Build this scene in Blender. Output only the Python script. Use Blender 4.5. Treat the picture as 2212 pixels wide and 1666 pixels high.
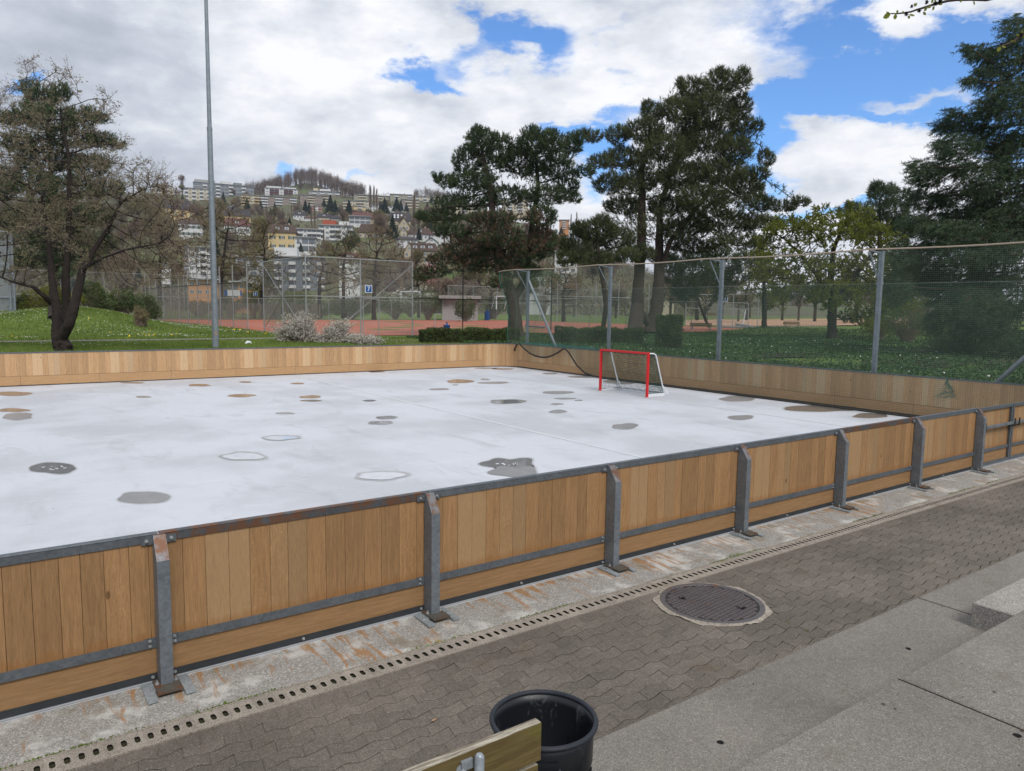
import bpy, bmesh, math, random
import numpy as np
from mathutils import Vector, Matrix, kdtree
for o in list(bpy.data.objects): bpy.data.objects.remove(o)
R=math.radians; PI=math.pi
scn=bpy.context.scene; COL=scn.collection
random.seed(7); rng=np.random.default_rng(7)
# ---------------------------------------------------------------- camera
FPX=1594.8766; CW,CH=2212.0,1666.0; PITCH,ROLL,YAW,CAMZ=0.10479392,0.01416679,0.62516306,2.498979
cy_,sy_=math.cos(YAW),math.sin(YAW)
FW=np.array([sy_*math.cos(PITCH),cy_*math.cos(PITCH),-math.sin(PITCH)])
_r=np.array([cy_,-sy_,0.0]); _u=np.cross(_r,FW)
RT=math.cos(ROLL)*_r+math.sin(ROLL)*_u; UP=-math.sin(ROLL)*_r+math.cos(ROLL)*_u
CO=np.array([0,0,CAMZ])
cd=bpy.data.cameras.new('camera'); cam=bpy.data.objects.new('camera',cd); COL.objects.link(cam)
cd.sensor_width=36.0; cd.lens=FPX/CW*36.0; cd.clip_start=0.05; cd.clip_end=6000
cam.matrix_world=Matrix(((RT[0],UP[0],-FW[0],0),(RT[1],UP[1],-FW[1],0),(RT[2],UP[2],-FW[2],CAMZ),(0,0,0,1)))
scn.camera=cam
def ray(px,py): return FW+RT*(px-CW/2)/FPX-UP*(py-CH/2)/FPX
def at(px,py,dz): return CO+ray(px,py)*dz                       # point at camera depth dz
def onp(px,py,ax,val):
    v=ray(px,py); return CO+v*(val-CO[ax])/v[ax]
def gnd(px,py,z=.7): return onp(px,py,2,z)
def depth(P): return float((np.asarray(P)-CO)@FW)
# ---------------------------------------------------------------- exposure, sun, sky
scn.render.engine='CYCLES'
scn.view_settings.view_transform='Standard'; scn.view_settings.look='None'; scn.view_settings.exposure=0.0; scn.view_settings.gamma=1
SUN_EL,SUN_AZ=50,188      # azimuth clockwise from +Y: behind the camera, a little to the left
sl=bpy.data.lights.new('sun','SUN'); sl.energy=2.3; sl.angle=R(22); sl.color=(1,.95,.88)
so=bpy.data.objects.new('sun',sl); COL.objects.link(so)
sd=Vector((math.sin(R(SUN_AZ))*math.cos(R(SUN_EL)),math.cos(R(SUN_AZ))*math.cos(R(SUN_EL)),math.sin(R(SUN_EL))))
so.rotation_euler=sd.to_track_quat('Z','Y').to_euler()
W=bpy.data.worlds.new('World'); scn.world=W; W.use_nodes=True
class NT:
    def __init__(s,nt): s.nt=nt; s.n=nt.nodes; s.l=nt.links
    def new(s,t,**k):
        n=s.n.new(t)
        for a,b in k.items(): setattr(n,a,b)
        return n
    def put(s,sock,v):
        if isinstance(v,bpy.types.NodeSocket): s.l.new(v,sock)
        else:
            if sock.type=='RGBA' and len(v)==3: v=(*v,1)
            sock.default_value=v
    def math(s,op,a,b=None,c=None,clamp=False):
        n=s.new('ShaderNodeMath',operation=op); n.use_clamp=clamp
        s.put(n.inputs[0],a)
        if b is not None: s.put(n.inputs[1],b)
        if c is not None: s.put(n.inputs[2],c)
        return n.outputs[0]
    def vmath(s,op,a,b=None,scale=None):
        n=s.new('ShaderNodeVectorMath',operation=op); s.put(n.inputs[0],a)
        if b is not None: s.put(n.inputs[1],b)
        if scale is not None: s.put(n.inputs['Scale'],scale)
        return n.outputs['Value'] if op in('DOT_PRODUCT','LENGTH') else n.outputs[0]
    def noise(s,vec,scale,detail=4,rough=.55,dist=0,col=False):
        n=s.new('ShaderNodeTexNoise'); s.put(n.inputs['Vector'],vec); s.put(n.inputs['Scale'],scale)
        n.inputs['Detail'].default_value=detail; n.inputs['Roughness'].default_value=rough; n.inputs['Distortion'].default_value=dist
        return n.outputs['Color'] if col else n.outputs[0]
    def vor(s,vec,scale,out='Distance',feat='F1'):
        n=s.new('ShaderNodeTexVoronoi',feature=feat); s.put(n.inputs['Vector'],vec); s.put(n.inputs['Scale'],scale); return n.outputs[out]
    def mix(s,f,a,b,mode='MIX'):
        n=s.new('ShaderNodeMix',data_type='RGBA',blend_type=mode); s.put(n.inputs[0],f); s.put(n.inputs[6],a); s.put(n.inputs[7],b); return n.outputs[2]
    def ramp(s,f,stops):
        n=s.new('ShaderNodeValToRGB'); s.put(n.inputs[0],f); e=n.color_ramp.elements
        while len(e)<len(stops): e.new(.5)
        for i,(p,c) in enumerate(stops):
            e[i].position=p; e[i].color=(*c,1) if len(c)==3 else c
        return n.outputs[0]
    def smooth(s,v,a,b,lo=0,hi=1):
        n=s.new('ShaderNodeMapRange',interpolation_type='SMOOTHSTEP'); s.put(n.inputs[0],v)
        for i,x in enumerate((a,b,lo,hi)): n.inputs[i+1].default_value=x
        return n.outputs[0]
    def mapping(s,vec,scale):
        n=s.new('ShaderNodeMapping'); s.put(n.inputs[0],vec); n.inputs['Scale'].default_value=scale; return n.outputs[0]
w=NT(W.node_tree); w.n.clear()
geo=w.new('ShaderNodeNewGeometry'); dirv=w.vmath('SCALE',geo.outputs['Incoming'],scale=-1.0)
sky=w.new('ShaderNodeTexSky',sky_type='NISHITA'); sky.sun_disc=False; sky.sun_elevation=R(SUN_EL); sky.sun_rotation=R(SUN_AZ)
sky.air_density=1.0; sky.dust_density=.4; sky.ozone_density=2.5; sky.altitude=300
# clouds: density in world directions. openings (blue) listed as directions with angular sizes
flat=w.mapping(dirv,(1,1,2.2))
nz=w.noise(flat,5.5,8,.62,col=True)
warp=w.vmath('ADD',dirv,w.vmath('SCALE',w.vmath('SUBTRACT',nz,(.5,.5,.5)),scale=.22))
OPEN=[(1965,95,310,60,-6,1.3),(1730,195,110,34,12,.6),(2060,262,150,30,-8,.6),(1640,290,46,110,0,.6),(980,120,90,44,20,.65),(1180,120,60,60,0,.6),(1300,60,60,20,0,.4),(1790,170,130,40,10,.8),(1700,262,90,26,0,.75),(1900,232,230,26,0,.9),(1650,330,40,80,0,.6),
 (1120,70,62,62,25,1.2),(1060,30,50,40,0,.8),(890,165,62,26,-30,.75),(950,205,60,18,0,.6),(1300,335,60,70,0,1.1),(1220,272,90,16,0,.8),
 (665,352,40,20,0,.7),(740,385,40,12,0,.5),(30,165,62,18,10,.9),(1380,250,70,25,0,.5),(1790,437,110,18,0,.9),(2130,90,120,60,0,.8),(1330,165,30,24,0,.4),(2300,250,120,200,0,.9)]
tot=None
for x,y,rx,ry,ang,wt in OPEN:
    c=ray(x,y); n0=np.linalg.norm(c); c=c/n0
    ca,sa=math.cos(R(ang)),math.sin(R(ang)); t1=RT*ca+UP*sa; t2=-RT*sa+UP*ca
    t1=t1-c*(t1@c); t1/=np.linalg.norm(t1); t2=np.cross(c,t1)
    k=FPX*n0
    a=w.vmath('DOT_PRODUCT',warp,tuple(t1*k/rx)); b=w.vmath('DOT_PRODUCT',warp,tuple(t2*k/ry))
    a=w.math('SUBTRACT',a,0.0); r2=w.math('ADD',w.math('MULTIPLY',a,a),w.math('MULTIPLY',b,b))
    g=w.math('MULTIPLY',w.math('EXPONENT',w.math('MULTIPLY',r2,-1.0)),wt)
    fr=w.math('GREATER_THAN',w.vmath('DOT_PRODUCT',dirv,tuple(c)),0.3); g=w.math('MULTIPLY',g,fr)
    tot=g if tot is None else w.math('ADD',tot,g)
fine=w.noise(flat,11,9,.65); big=w.noise(flat,2.6,5,.55)
val=w.math('ADD',tot,w.math('MULTIPLY',w.math('SUBTRACT',fine,.5),.75))
blue=w.smooth(val,.14,.86)
n1=w.noise(w.vmath('ADD',flat,(.3,.1,.7)),4.2,8,.6); n2=w.noise(w.vmath('ADD',flat,(3.1,.4,.2)),9.5,8,.6)
sh=w.math('ADD',w.math('MULTIPLY',n1,.65),w.math('MULTIPLY',n2,.35))
gr=w.vmath('DOT_PRODUCT',dirv,tuple(ray(1300,200)/np.linalg.norm(ray(1300,200))))
sh2=w.math('ADD',sh,w.smooth(gr,.80,.99,-.10,.05))
ccol=w.ramp(sh2,[(.33,(.45,.49,.57)),(.43,(.58,.62,.70)),(.52,(.77,.80,.86)),(.61,(.96,.97,1.0))])
bg1=w.new('ShaderNodeBackground'); w.put(bg1.inputs[0],w.mix(1.0,sky.outputs[0],(.62,.92,1.25),'MULTIPLY')); bg1.inputs[1].default_value=.15
bg2=w.new('ShaderNodeBackground'); w.put(bg2.inputs[0],ccol); bg2.inputs[1].default_value=1.07
mx=w.new('ShaderNodeMixShader'); w.l.new(blue,mx.inputs[0]); w.l.new(bg2.outputs[0],mx.inputs[1]); w.l.new(bg1.outputs[0],mx.inputs[2])
wo=w.new('ShaderNodeOutputWorld'); w.l.new(mx.outputs[0],wo.inputs[0])
# ---------------------------------------------------------------- materials
MATS={}
def newmat(name):
    m=bpy.data.materials.new(name); m.use_nodes=True; t=NT(m.node_tree)
    b=[n for n in t.n if n.type=='BSDF_PRINCIPLED'][0]; b.inputs['Specular IOR Level'].default_value=.3
    MATS[name]=m; return m,t,b
def obc(t): return t.new('ShaderNodeNewGeometry').outputs['Position']
def bump(t,b,h,strength=.3,dist=.01):
    n=t.new('ShaderNodeBump'); n.inputs['Strength'].default_value=strength; n.inputs['Distance'].default_value=dist; t.put(n.inputs['Height'],h); t.l.new(n.outputs[0],b.inputs['Normal'])
def plain(name,col,rough=.8,metal=0,var=.25,scale=6,bs=0,bscale=60,island=0,spec=.3,detail=4,objspace=False):
    m,t,b=newmat(name); p=t.new('ShaderNodeTexCoord').outputs['Object'] if objspace else obc(t)
    n=t.noise(p,scale,detail,.6); f=t.math('MULTIPLY_ADD',n,2*var,1-var)
    if island:
        g=t.new('ShaderNodeNewGeometry').outputs['Random Per Island']; f=t.math('MULTIPLY',f,t.math('MULTIPLY_ADD',g,2*island,1-island))
    c=t.vmath('SCALE',col,scale=f); t.put(b.inputs['Base Color'],c); b.inputs['Roughness'].default_value=rough; b.inputs['Metallic'].default_value=metal; b.inputs['Specular IOR Level'].default_value=spec
    if bs: bump(t,b,t.noise(p,bscale,3,.6),bs,.01)
    return m
def leafmat(name,c1,c2,scale=1.2,trans=.25,c3=None):
    m,t,b=newmat(name); p=obc(t); n=t.noise(p,scale,3,.6); n2=t.noise(p,scale*14,2,.6)
    f=t.smooth(t.math('MULTIPLY_ADD',n2,.5,t.math('MULTIPLY',n,.6)),.38,.72)
    c=t.mix(f,c1,c2)
    if c3: c=t.mix(t.smooth(t.noise(p,scale*2.7,3,.6),.55,.7),c,c3)
    t.put(b.inputs['Base Color'],c); b.inputs['Roughness'].default_value=.65; b.inputs['Specular IOR Level'].default_value=.25
    if trans:
        tr=t.new('ShaderNodeBsdfTranslucent'); t.put(tr.inputs[0],c); ms=t.new('ShaderNodeMixShader'); ms.inputs[0].default_value=trans
        out=[n for n in t.n if n.type=='OUTPUT_MATERIAL'][0]; t.l.new(b.outputs[0],ms.inputs[1]); t.l.new(tr.outputs[0],ms.inputs[2]); t.l.new(ms.outputs[0],out.inputs[0])
    return m
def wood(name,c1,c2,c3,axis='z',isl=.14,stain=True,dark=(.10,.05,.02)):
    m,t,b=newmat(name); p=obc(t); g=t.new('ShaderNodeNewGeometry').outputs['Random Per Island']
    off=t.new('ShaderNodeCombineXYZ'); t.put(off.inputs[0],t.math('MULTIPLY',g,37.0)); t.put(off.inputs[2],t.math('MULTIPLY',g,11.0))
    q=t.vmath('ADD',p,off.outputs[0])
    sc=(22,22,1.6) if axis=='z' else (1.3,22,24)
    if axis=='y': sc=(22,1.3,24)
    gr=t.noise(t.mapping(q,sc),2.2,6,.65,dist=.6); fi=t.noise(t.mapping(q,tuple(s*4 for s in sc)),2.5,3,.7)
    c=t.mix(t.smooth(gr,.3,.7),c1,c2); c=t.mix(t.smooth(g,.55,.95),c,c3)
    f=t.math('MULTIPLY_ADD',fi,.75,.62); f=t.math('MULTIPLY',f,t.math('MULTIPLY_ADD',t.math('FRACT',t.math('MULTIPLY',g,7.31)),2*isl,1-isl))
    c=t.vmath('SCALE',c,scale=f)
    # quarter-sawn flecks on some boards
    fl=t.math('MULTIPLY',t.smooth(t.noise(t.mapping(q,(55,55,14)),1.0,4,.7,dist=2.0),.56,.64),t.smooth(t.math('FRACT',t.math('MULTIPLY',g,3.77)),.80,.86))
    c=t.mix(t.math('MULTIPLY',fl,.55),c,tuple(min(1,v*1.55) for v in c1))
    kn=t.smooth(t.vor(t.mapping(q,(3.2,3.2,1.5)),1.0),.03,.055,1,0); c=t.mix(t.math('MULTIPLY',kn,.75),c,dark)
    if stain:
        z=t.new('ShaderNodeSeparateXYZ'); t.put(z.inputs[0],p); zz=t.math('ADD',z.outputs[2],t.math('MULTIPLY',t.noise(t.mapping(p,(26,26,1)),1.0,3),.16))
        c=t.mix(t.math('MULTIPLY',t.smooth(zz,.39,.45,1,0),.42),c,(.28,.12,.03))
        st=t.smooth(t.noise(t.mapping(p,(4,4,1.1)),1.3,4),.55,.75); c=t.mix(t.math('MULTIPLY',st,.35),c,(.22,.12,.05))
    t.put(b.inputs['Base Color'],c); b.inputs['Roughness'].default_value=.62; bump(t,b,fi,.25,.003)
    return m
def galv(name,base=(.23,.26,.29),rust=0.0,rough=.5,moss=False):
    m,t,b=newmat(name); p=obc(t); v=t.vor(p,55,'Color'); s=t.new('ShaderNodeSeparateColor'); t.put(s.inputs[0],v)
    n=t.noise(p,6,5,.65); f=t.math('ADD',t.math('MULTIPLY_ADD',s.outputs[0],.22,.72),t.math('MULTIPLY',t.math('SUBTRACT',n,.5),.7))
    c=t.vmath('SCALE',base,scale=f)
    if rust: c=t.mix(t.smooth(t.noise(p,7,6,.7),.62-rust*.35,.74-rust*.3),c,(.17,.085,.05))
    t.put(b.inputs['Base Color'],c); b.inputs['Metallic'].default_value=.35; b.inputs['Roughness'].default_value=rough
    bump(t,b,t.noise(p,90,3),.15,.003); return m
def aggregate(name,base,light,darkc,scale=150,var=.2,patch=1.3,stains=None,bs=.35):
    m,t,b=newmat(name); p=obc(t); v=t.new('ShaderNodeTexVoronoi'); t.put(v.inputs['Vector'],p); v.inputs['Scale'].default_value=scale
    s=t.new('ShaderNodeSeparateColor'); t.put(s.inputs[0],v.outputs['Color'])
    g=t.new('ShaderNodeNewGeometry').outputs['Random Per Island']
    c=t.mix(t.smooth(s.outputs[0],.70,.98),base,light); c=t.mix(t.math('MULTIPLY',t.smooth(s.outputs[1],.62,.95),.7),c,darkc)
    f=t.math('MULTIPLY_ADD',t.noise(p,patch,6,.62),2*var,1-var); f=t.math('MULTIPLY',f,t.math('MULTIPLY_ADD',g,.22,.89)); f=t.math('MULTIPLY',f,t.math('MULTIPLY_ADD',t.noise(p,22,4,.7),.5,.75))
    c=t.vmath('SCALE',c,scale=f)
    if stains: c=t.mix(t.math('MULTIPLY',t.smooth(t.noise(p,2.3,5,.65),.58,.72),.45),c,stains)
    t.put(b.inputs['Base Color'],c); b.inputs['Roughness'].default_value=.85; b.inputs['Specular IOR Level'].default_value=.2
    bump(t,b,t.math('ADD',v.outputs[0],t.math('MULTIPLY',t.noise(p,400,2),.5)),bs,.004); return m
M_plank=wood('oak_planks',(.362,.208,.096),(.272,.156,.070),(.352,.222,.112))
M_kick=wood('oak_kick',(.355,.21,.10),(.275,.158,.072),(.35,.225,.115),'x',.12,False)
M_ipl=wood('oak_inside',(.53,.335,.18),(.43,.255,.125),(.57,.39,.225),'z',.13,False)
M_ikx=wood('oak_inside_kick',(.53,.33,.17),(.45,.265,.13),(.55,.37,.2),'x',.08,False)
M_iky=wood('oak_inside_kick_side',(.52,.33,.175),(.44,.26,.13),(.54,.37,.2),'y',.08,False)
M_isd=wood('oak_inside_side',(.50,.33,.18),(.42,.26,.135),(.50,.37,.22),'z',.12,False)
M_post=galv('galvanised_post'); M_rail=galv('galvanised_rail',(.16,.18,.20)); M_top=galv('rusty_cap_rail',(.12,.13,.14),.55); M_chm=galv('rusty_chamfer',(.24,.24,.25),.5)
M_bplate=galv('base_plate_steel',(.14,.13,.11),.45); M_fplate=galv('new_zinc_plate',(.42,.47,.50),0,.4); M_bolt=galv('bolt_steel',(.45,.47,.48),0,.3)
M_dark=plain('dark_rail',(.035,.04,.045),.6,var=.4,scale=9); M_seal=plain('grey_seal',(.42,.43,.44),.6,var=.2); M_white=plain('white_paint',(.72,.75,.78),.45,var=.06)
M_pole=galv('pole_zinc',(.30,.34,.38),0,.55); M_fpost=galv('fence_post_zinc',(.27,.31,.36)); M_wire=plain('fence_wire',(.30,.32,.32),.6,.2); M_wired=plain('green_fence_wire',(.06,.13,.11),.6)
M_court_post=galv('court_post',(.42,.44,.45),0,.5)
M_net=plain('net_cord',(.13,.17,.13),.9,var=.3,scale=2); M_netg=plain('net_cord_teal',(.03,.17,.15),.9); M_rope=plain('rope',(.38,.31,.24),.9,scale=30); M_brope=plain('weighted_rope',(.045,.04,.035),.9)
M_gnet=plain('goal_net_cord',(.012,.05,.04),.9); M_red=plain('red_paint',(.62,.012,.016),.38,var=.15,scale=12,spec=.5)
M_bark=plain('dark_bark',(.030,.023,.020),.95,var=.55,scale=9,bs=.8,bscale=16); M_barkl=plain('brown_bark',(.085,.062,.045),.95,var=.45,scale=7,bs=.8,bscale=14); M_pinebark=plain('pine_bark',(.055,.040,.034),.95,var=.5,scale=5,bs=.9,bscale=9)
M_twig=plain('twig_bark',(.19,.145,.115),.9,var=.35,scale=3)
M_bud=leafmat('bud_leaves',(.21,.16,.105),(.25,.215,.09),.8,.15,(.27,.20,.15))
M_pine=leafmat('pine_needles',(.024,.045,.026),(.10,.138,.058),1.0,.1)
M_pine2=leafmat('pine_needles_olive',(.032,.050,.024),(.13,.148,.06),1.0,.1); M_pined=leafmat('dead_needles',(.15,.09,.06),(.21,.14,.095),1.1,.1)
M_blue=leafmat('hanging_needles',(.032,.062,.036),(.085,.128,.062),.6,.12)
M_spring=leafmat('spring_leaves',(.13,.155,.022),(.24,.27,.045),.9,.4); M_ivy=leafmat('ivy_leaves',(.028,.062,.024),(.072,.138,.045),1.5,.15)
M_hedge=leafmat('hedge_leaves',(.035,.06,.02),(.10,.13,.038),3.0,.15,(.08,.055,.035)); M_bush=leafmat('bush_leaves',(.05,.085,.03),(.13,.17,.055),1.2,.2); M_ybush=leafmat('yellow_green_leaves',(.10,.12,.015),(.22,.23,.03),1.5,.3)
M_blos=leafmat('white_blossom',(.50,.45,.38),(.72,.70,.66),5,.15,(.20,.15,.10)); M_brown=leafmat('brown_bush',(.085,.06,.035),(.13,.10,.05),2,.2)
M_gr=leafmat('grass_blades',(.11,.165,.03),(.23,.30,.07),.5,.3); M_daisy=plain('daisy_petals',(.7,.7,.68),.8); M_dand=plain('dandelion',(.75,.55,.02),.8)
M_agg=aggregate('terrace_concrete',(.205,.188,.165),(.31,.288,.258),(.115,.105,.092),190,.5,.7,(.15,.13,.10))
M_blk=aggregate('block_concrete',(.33,.31,.28),(.48,.46,.42),(.12,.11,.10),150,.25,3)
M_pav=aggregate('paver_stone',(.146,.127,.106),(.25,.225,.195),(.072,.062,.05),240,.55,.75,(.13,.10,.06))
M_cem=aggregate('cement_ring',(.33,.29,.24),(.40,.36,.31),(.1,.09,.07),120,.4,9)
M_chan=aggregate('channel_concrete',(.32,.285,.24),(.36,.33,.29),(.10,.085,.07),200,.2,3,(.17,.12,.075),.2)
M_joint=plain('mossy_joint',(.03,.028,.014),.95,var=.6,scale=4); M_hole=plain('hole_dark',(.006,.005,.004),.9)
M_iron=galv('cast_iron',(.15,.13,.135),.12,.5); M_irond=plain('cast_iron_groove',(.035,.03,.03),.8); M_ironr=galv('cast_iron_rim',(.15,.14,.145),.1,.5)
M_plastic=plain('black_plastic',(.009,.011,.015),.42,var=.4,scale=14,spec=.5); m,t,b=newmat('scuffed_plastic'); p=obc(t); sc=t.smooth(t.noise(t.mapping(p,(9,9,5)),1.6,6,.75,dist=1.2),.57,.68); c=t.mix(t.math('MULTIPLY',sc,.5),(.010,.012,.016),(.11,.12,.125)); t.put(b.inputs['Base Color'],c); t.put(b.inputs['Roughness'],t.math('MULTIPLY_ADD',sc,.3,.38)); b.inputs['Specular IOR Level'].default_value=.5; M_plastic=m
M_rimp=plain('worn_plastic_rim',(.022,.026,.034),.55,var=.5,scale=25)
M_asph=plain('asphalt_path',(.20,.175,.155),.9,var=.2,scale=3,bs=.3); M_bluep=plain('blue_plastic',(.01,.06,.22),.4); M_tube=galv('bench_tube',(.38,.42,.45),0,.35)
M_soil=plain('soil',(.06,.045,.032),.95,var=.4,scale=3)
M_glass=plain('window_glass',(.15,.17,.195),.15,var=.5,scale=.3,spec=.6); M_frame=plain('window_frame',(.62,.62,.60),.6,var=.05)
M_shut=plain('green_shutter',(.03,.08,.06),.7); M_teal=plain('teal_glass',(.22,.38,.40),.2,var=.3,scale=.5)
def wall(name,c): return plain(name,c,.85,var=.10,scale=.25)
WL=dict(white=wall('white_wall',(.62,.63,.63)),cream=wall('cream_wall',(.55,.49,.36)),yellow=wall('yellow_wall',(.60,.47,.25)),brown=wall('brown_wall',(.24,.18,.145)),grey=wall('grey_wall',(.33,.34,.34)),dgrey=wall('dark_grey_wall',(.20,.21,.22)),
 olive=wall('olive_wall',(.33,.31,.22)),beige=wall('beige_wall',(.44,.38,.28)),orange=wall('orange_wall',(.56,.27,.12)),pink=wall('pink_wall',(.55,.25,.24)),maroon=wall('maroon_wall',(.13,.035,.035)),red=wall('red_wall',(.38,.10,.06)))
RF=dict(dark=plain('dark_roof',(.055,.05,.058),.8,var=.15,scale=1),brown=plain('brown_roof',(.085,.058,.048),.85,var=.2,scale=1),maroon=plain('maroon_roof',(.13,.062,.058),.85,var=.2,scale=1),flat=plain('flat_roof',(.32,.32,.31),.85,var=.15,scale=.5))
# old bench plank
m,t,b=newmat('weathered_plank'); p=obc(t); gr=t.noise(t.mapping(p,(2.5,40,40)),1.6,6,.7,dist=.5)
c=t.mix(t.smooth(gr,.3,.7),(.155,.115,.042),(.09,.062,.022)); c=t.mix(t.math('MULTIPLY',t.smooth(t.noise(p,6,5,.7),.5,.68),.6),c,(.13,.14,.02))
t.put(b.inputs['Base Color'],c); b.inputs['Roughness'].default_value=.7; bump(t,b,gr,.5,.003); M_old=m
m,t,b=newmat('plank_top_edge'); p=obc(t); gr=t.noise(t.mapping(p,(3,60,60)),1.6,6,.75,dist=.4)
t.put(b.inputs['Base Color'],t.mix(t.smooth(gr,.42,.62),(.17,.14,.105),(.52,.48,.38))); b.inputs['Roughness'].default_value=.8; bump(t,b,gr,.7,.004); M_oldt=m
# painted rink floor
m,t,b=newmat('rink_floor'); p=obc(t)
n1=t.noise(p,.35,6,.6); n2=t.noise(t.mapping(p,(1,.35,1)),1.6,7,.65,dist=.8); n3=t.noise(p,14,5,.7)
c=t.mix(t.smooth(n1,.42,.62),(.60,.625,.675),(.50,.52,.555)); c=t.mix(t.math('MULTIPLY',t.smooth(n2,.52,.70),.55),c,(.42,.435,.455)); c=t.mix(t.math('MULTIPLY',t.smooth(n3,.5,.8),.3),c,(.72,.74,.77))
scr=t.noise(t.mapping(p,(1.2,14,1)),1.4,4,.7,dist=1.5); c=t.mix(t.math('MULTIPLY',t.smooth(scr,.60,.68),.6),c,(.40,.41,.42))
sp=t.vor(t.mapping(p,(1,2.6,1)),1.3); c=t.mix(t.smooth(sp,.016,.026,.85,0),c,(.07,.065,.06)); sp2=t.vor(t.mapping(p,(2.4,1,1)),.9); c=t.mix(t.smooth(sp2,.014,.022,.8,0),c,(.10,.095,.09)); hl=t.noise(t.mapping(p,(.25,9,1)),1.0,3,.6,dist=.6); c=t.mix(t.math('MULTIPLY',t.smooth(hl,.66,.69),.35),c,(.70,.72,.74))
t.put(b.inputs['Base Color'],c); t.put(b.inputs['Roughness'],t.math('MULTIPLY_ADD',n2,.3,.42)); b.inputs['Specular IOR Level'].default_value=.3; bump(t,b,n3,.08,.004); M_floor=m
m,t,b=newmat('rink_line'); p=obc(t); t.put(b.inputs['Base Color'],t.mix(t.smooth(t.noise(p,5,5,.7),.3,.7),(.60,.62,.65),(.70,.72,.75))); b.inputs['Roughness'].default_value=.5; M_line=m
def puddle_mat(name,c,r): 
    m,t,b=newmat(name); p=obc(t); t.put(b.inputs['Base Color'],t.vmath('SCALE',c,scale=t.math('MULTIPLY_ADD',t.noise(p,7,5,.7),.6,.7))); b.inputs['Roughness'].default_value=r; b.inputs['Specular IOR Level'].default_value=.5; b.inputs['IOR'].default_value=1.33; return m
M_wet=puddle_mat('wet_patch',(.30,.30,.305),.25); M_water=puddle_mat('puddle_water',(.22,.225,.23),.06); M_wbr=puddle_mat('puddle_brown',(.21,.19,.17),.06); M_damp=puddle_mat('damp_edge',(.46,.47,.48),.45); M_film=puddle_mat('water_film',(.55,.57,.60),.05); M_ring=puddle_mat('damp_ring',(.36,.365,.375),.2); M_ice=plain('slush',(.75,.78,.8),.3)
# apron with rust runs
m,t,b=newmat('apron_concrete'); p=obc(t); v=t.new('ShaderNodeTexVoronoi'); t.put(v.inputs['Vector'],p); v.inputs['Scale'].default_value=130
s=t.new('ShaderNodeSeparateColor'); t.put(s.inputs[0],v.outputs['Color']); xyz=t.new('ShaderNodeSeparateXYZ'); t.put(xyz.inputs[0],p)
c=t.mix(t.smooth(s.outputs[0],.6,.95),(.285,.272,.25),(.46,.445,.42)); c=t.mix(t.math('MULTIPLY',t.smooth(s.outputs[1],.7,.95),.5),c,(.10,.09,.075))
c=t.mix(t.math('MULTIPLY',t.smooth(t.noise(p,2.1,6,.65),.5,.62),.75),c,(.56,.55,.52))
c=t.mix(t.math('MULTIPLY',t.smooth(t.noise(t.vmath('ADD',p,(9,3,0)),3.0,6,.7),.52,.68),.7),c,(.20,.165,.11))
yn=t.math('MULTIPLY',t.math('SUBTRACT',5.13,xyz.outputs[1]),1.9)
cmb=t.new('ShaderNodeCombineXYZ'); t.put(cmb.inputs[0],t.math('MULTIPLY_ADD',t.noise(p,6,3),.06,xyz.outputs[0])); t.put(cmb.inputs[1],t.math('MULTIPLY',xyz.outputs[1],.12))
rn=t.noise(cmb.outputs[0],15,3,.6); rg=t.noise(p,1.05,2,.5)
lim=t.math('ADD',t.math('MULTIPLY_ADD',yn,.10,.0),t.math('MULTIPLY',t.math('SUBTRACT',rg,.5),-.5))
rust=t.smooth(t.math('SUBTRACT',rn,lim),.50,.63)
c=t.mix(t.math('MULTIPLY',rust,.72),c,t.mix(t.noise(p,25,3),(.40,.185,.035),(.23,.10,.02)))
t.put(b.inputs['Base Color'],c); b.inputs['Roughness'].default_value=.85; bump(t,b,v.outputs[0],.35,.004); M_apron=m
# ground
m,t,b=newmat('meadow'); p=obc(t); n=t.noise(p,.5,5,.6); n2=t.noise(p,9,5,.7)
c=t.mix(n,(.10,.155,.035),(.16,.22,.06)); c=t.mix(t.math('MULTIPLY',t.smooth(n2,.5,.7),.6),c,(.03,.06,.012))
t.put(b.inputs['Base Color'],c); b.inputs['Roughness'].default_value=.95; b.inputs['Specular IOR Level'].default_value=.1; bump(t,b,n2,.8,.05); M_ground=m
m,t,b=newmat('hill_ground'); p=obc(t); n=t.noise(p,.03,6,.65); c=t.ramp(n,[(.35,(.08,.085,.04)),(.5,(.12,.105,.07)),(.62,(.11,.15,.05))])
t.put(b.inputs['Base Color'],c); b.inputs['Roughness'].default_value=.95; M_hill=m
m,t,b=newmat('clay'); p=obc(t); n=t.noise(p,.4,6,.6); n2=t.noise(t.mapping(p,(.3,1,1)),6,5,.7)
c=t.mix(n,(.36,.105,.062),(.42,.15,.09)); c=t.vmath('SCALE',c,scale=t.math('MULTIPLY_ADD',n2,.4,.8)); t.put(b.inputs['Base Color'],c); b.inputs['Roughness'].default_value=.95; M_clay=m
M_sand=plain('pale_clay',(.50,.30,.19),.95,var=.15,scale=.5)
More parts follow.
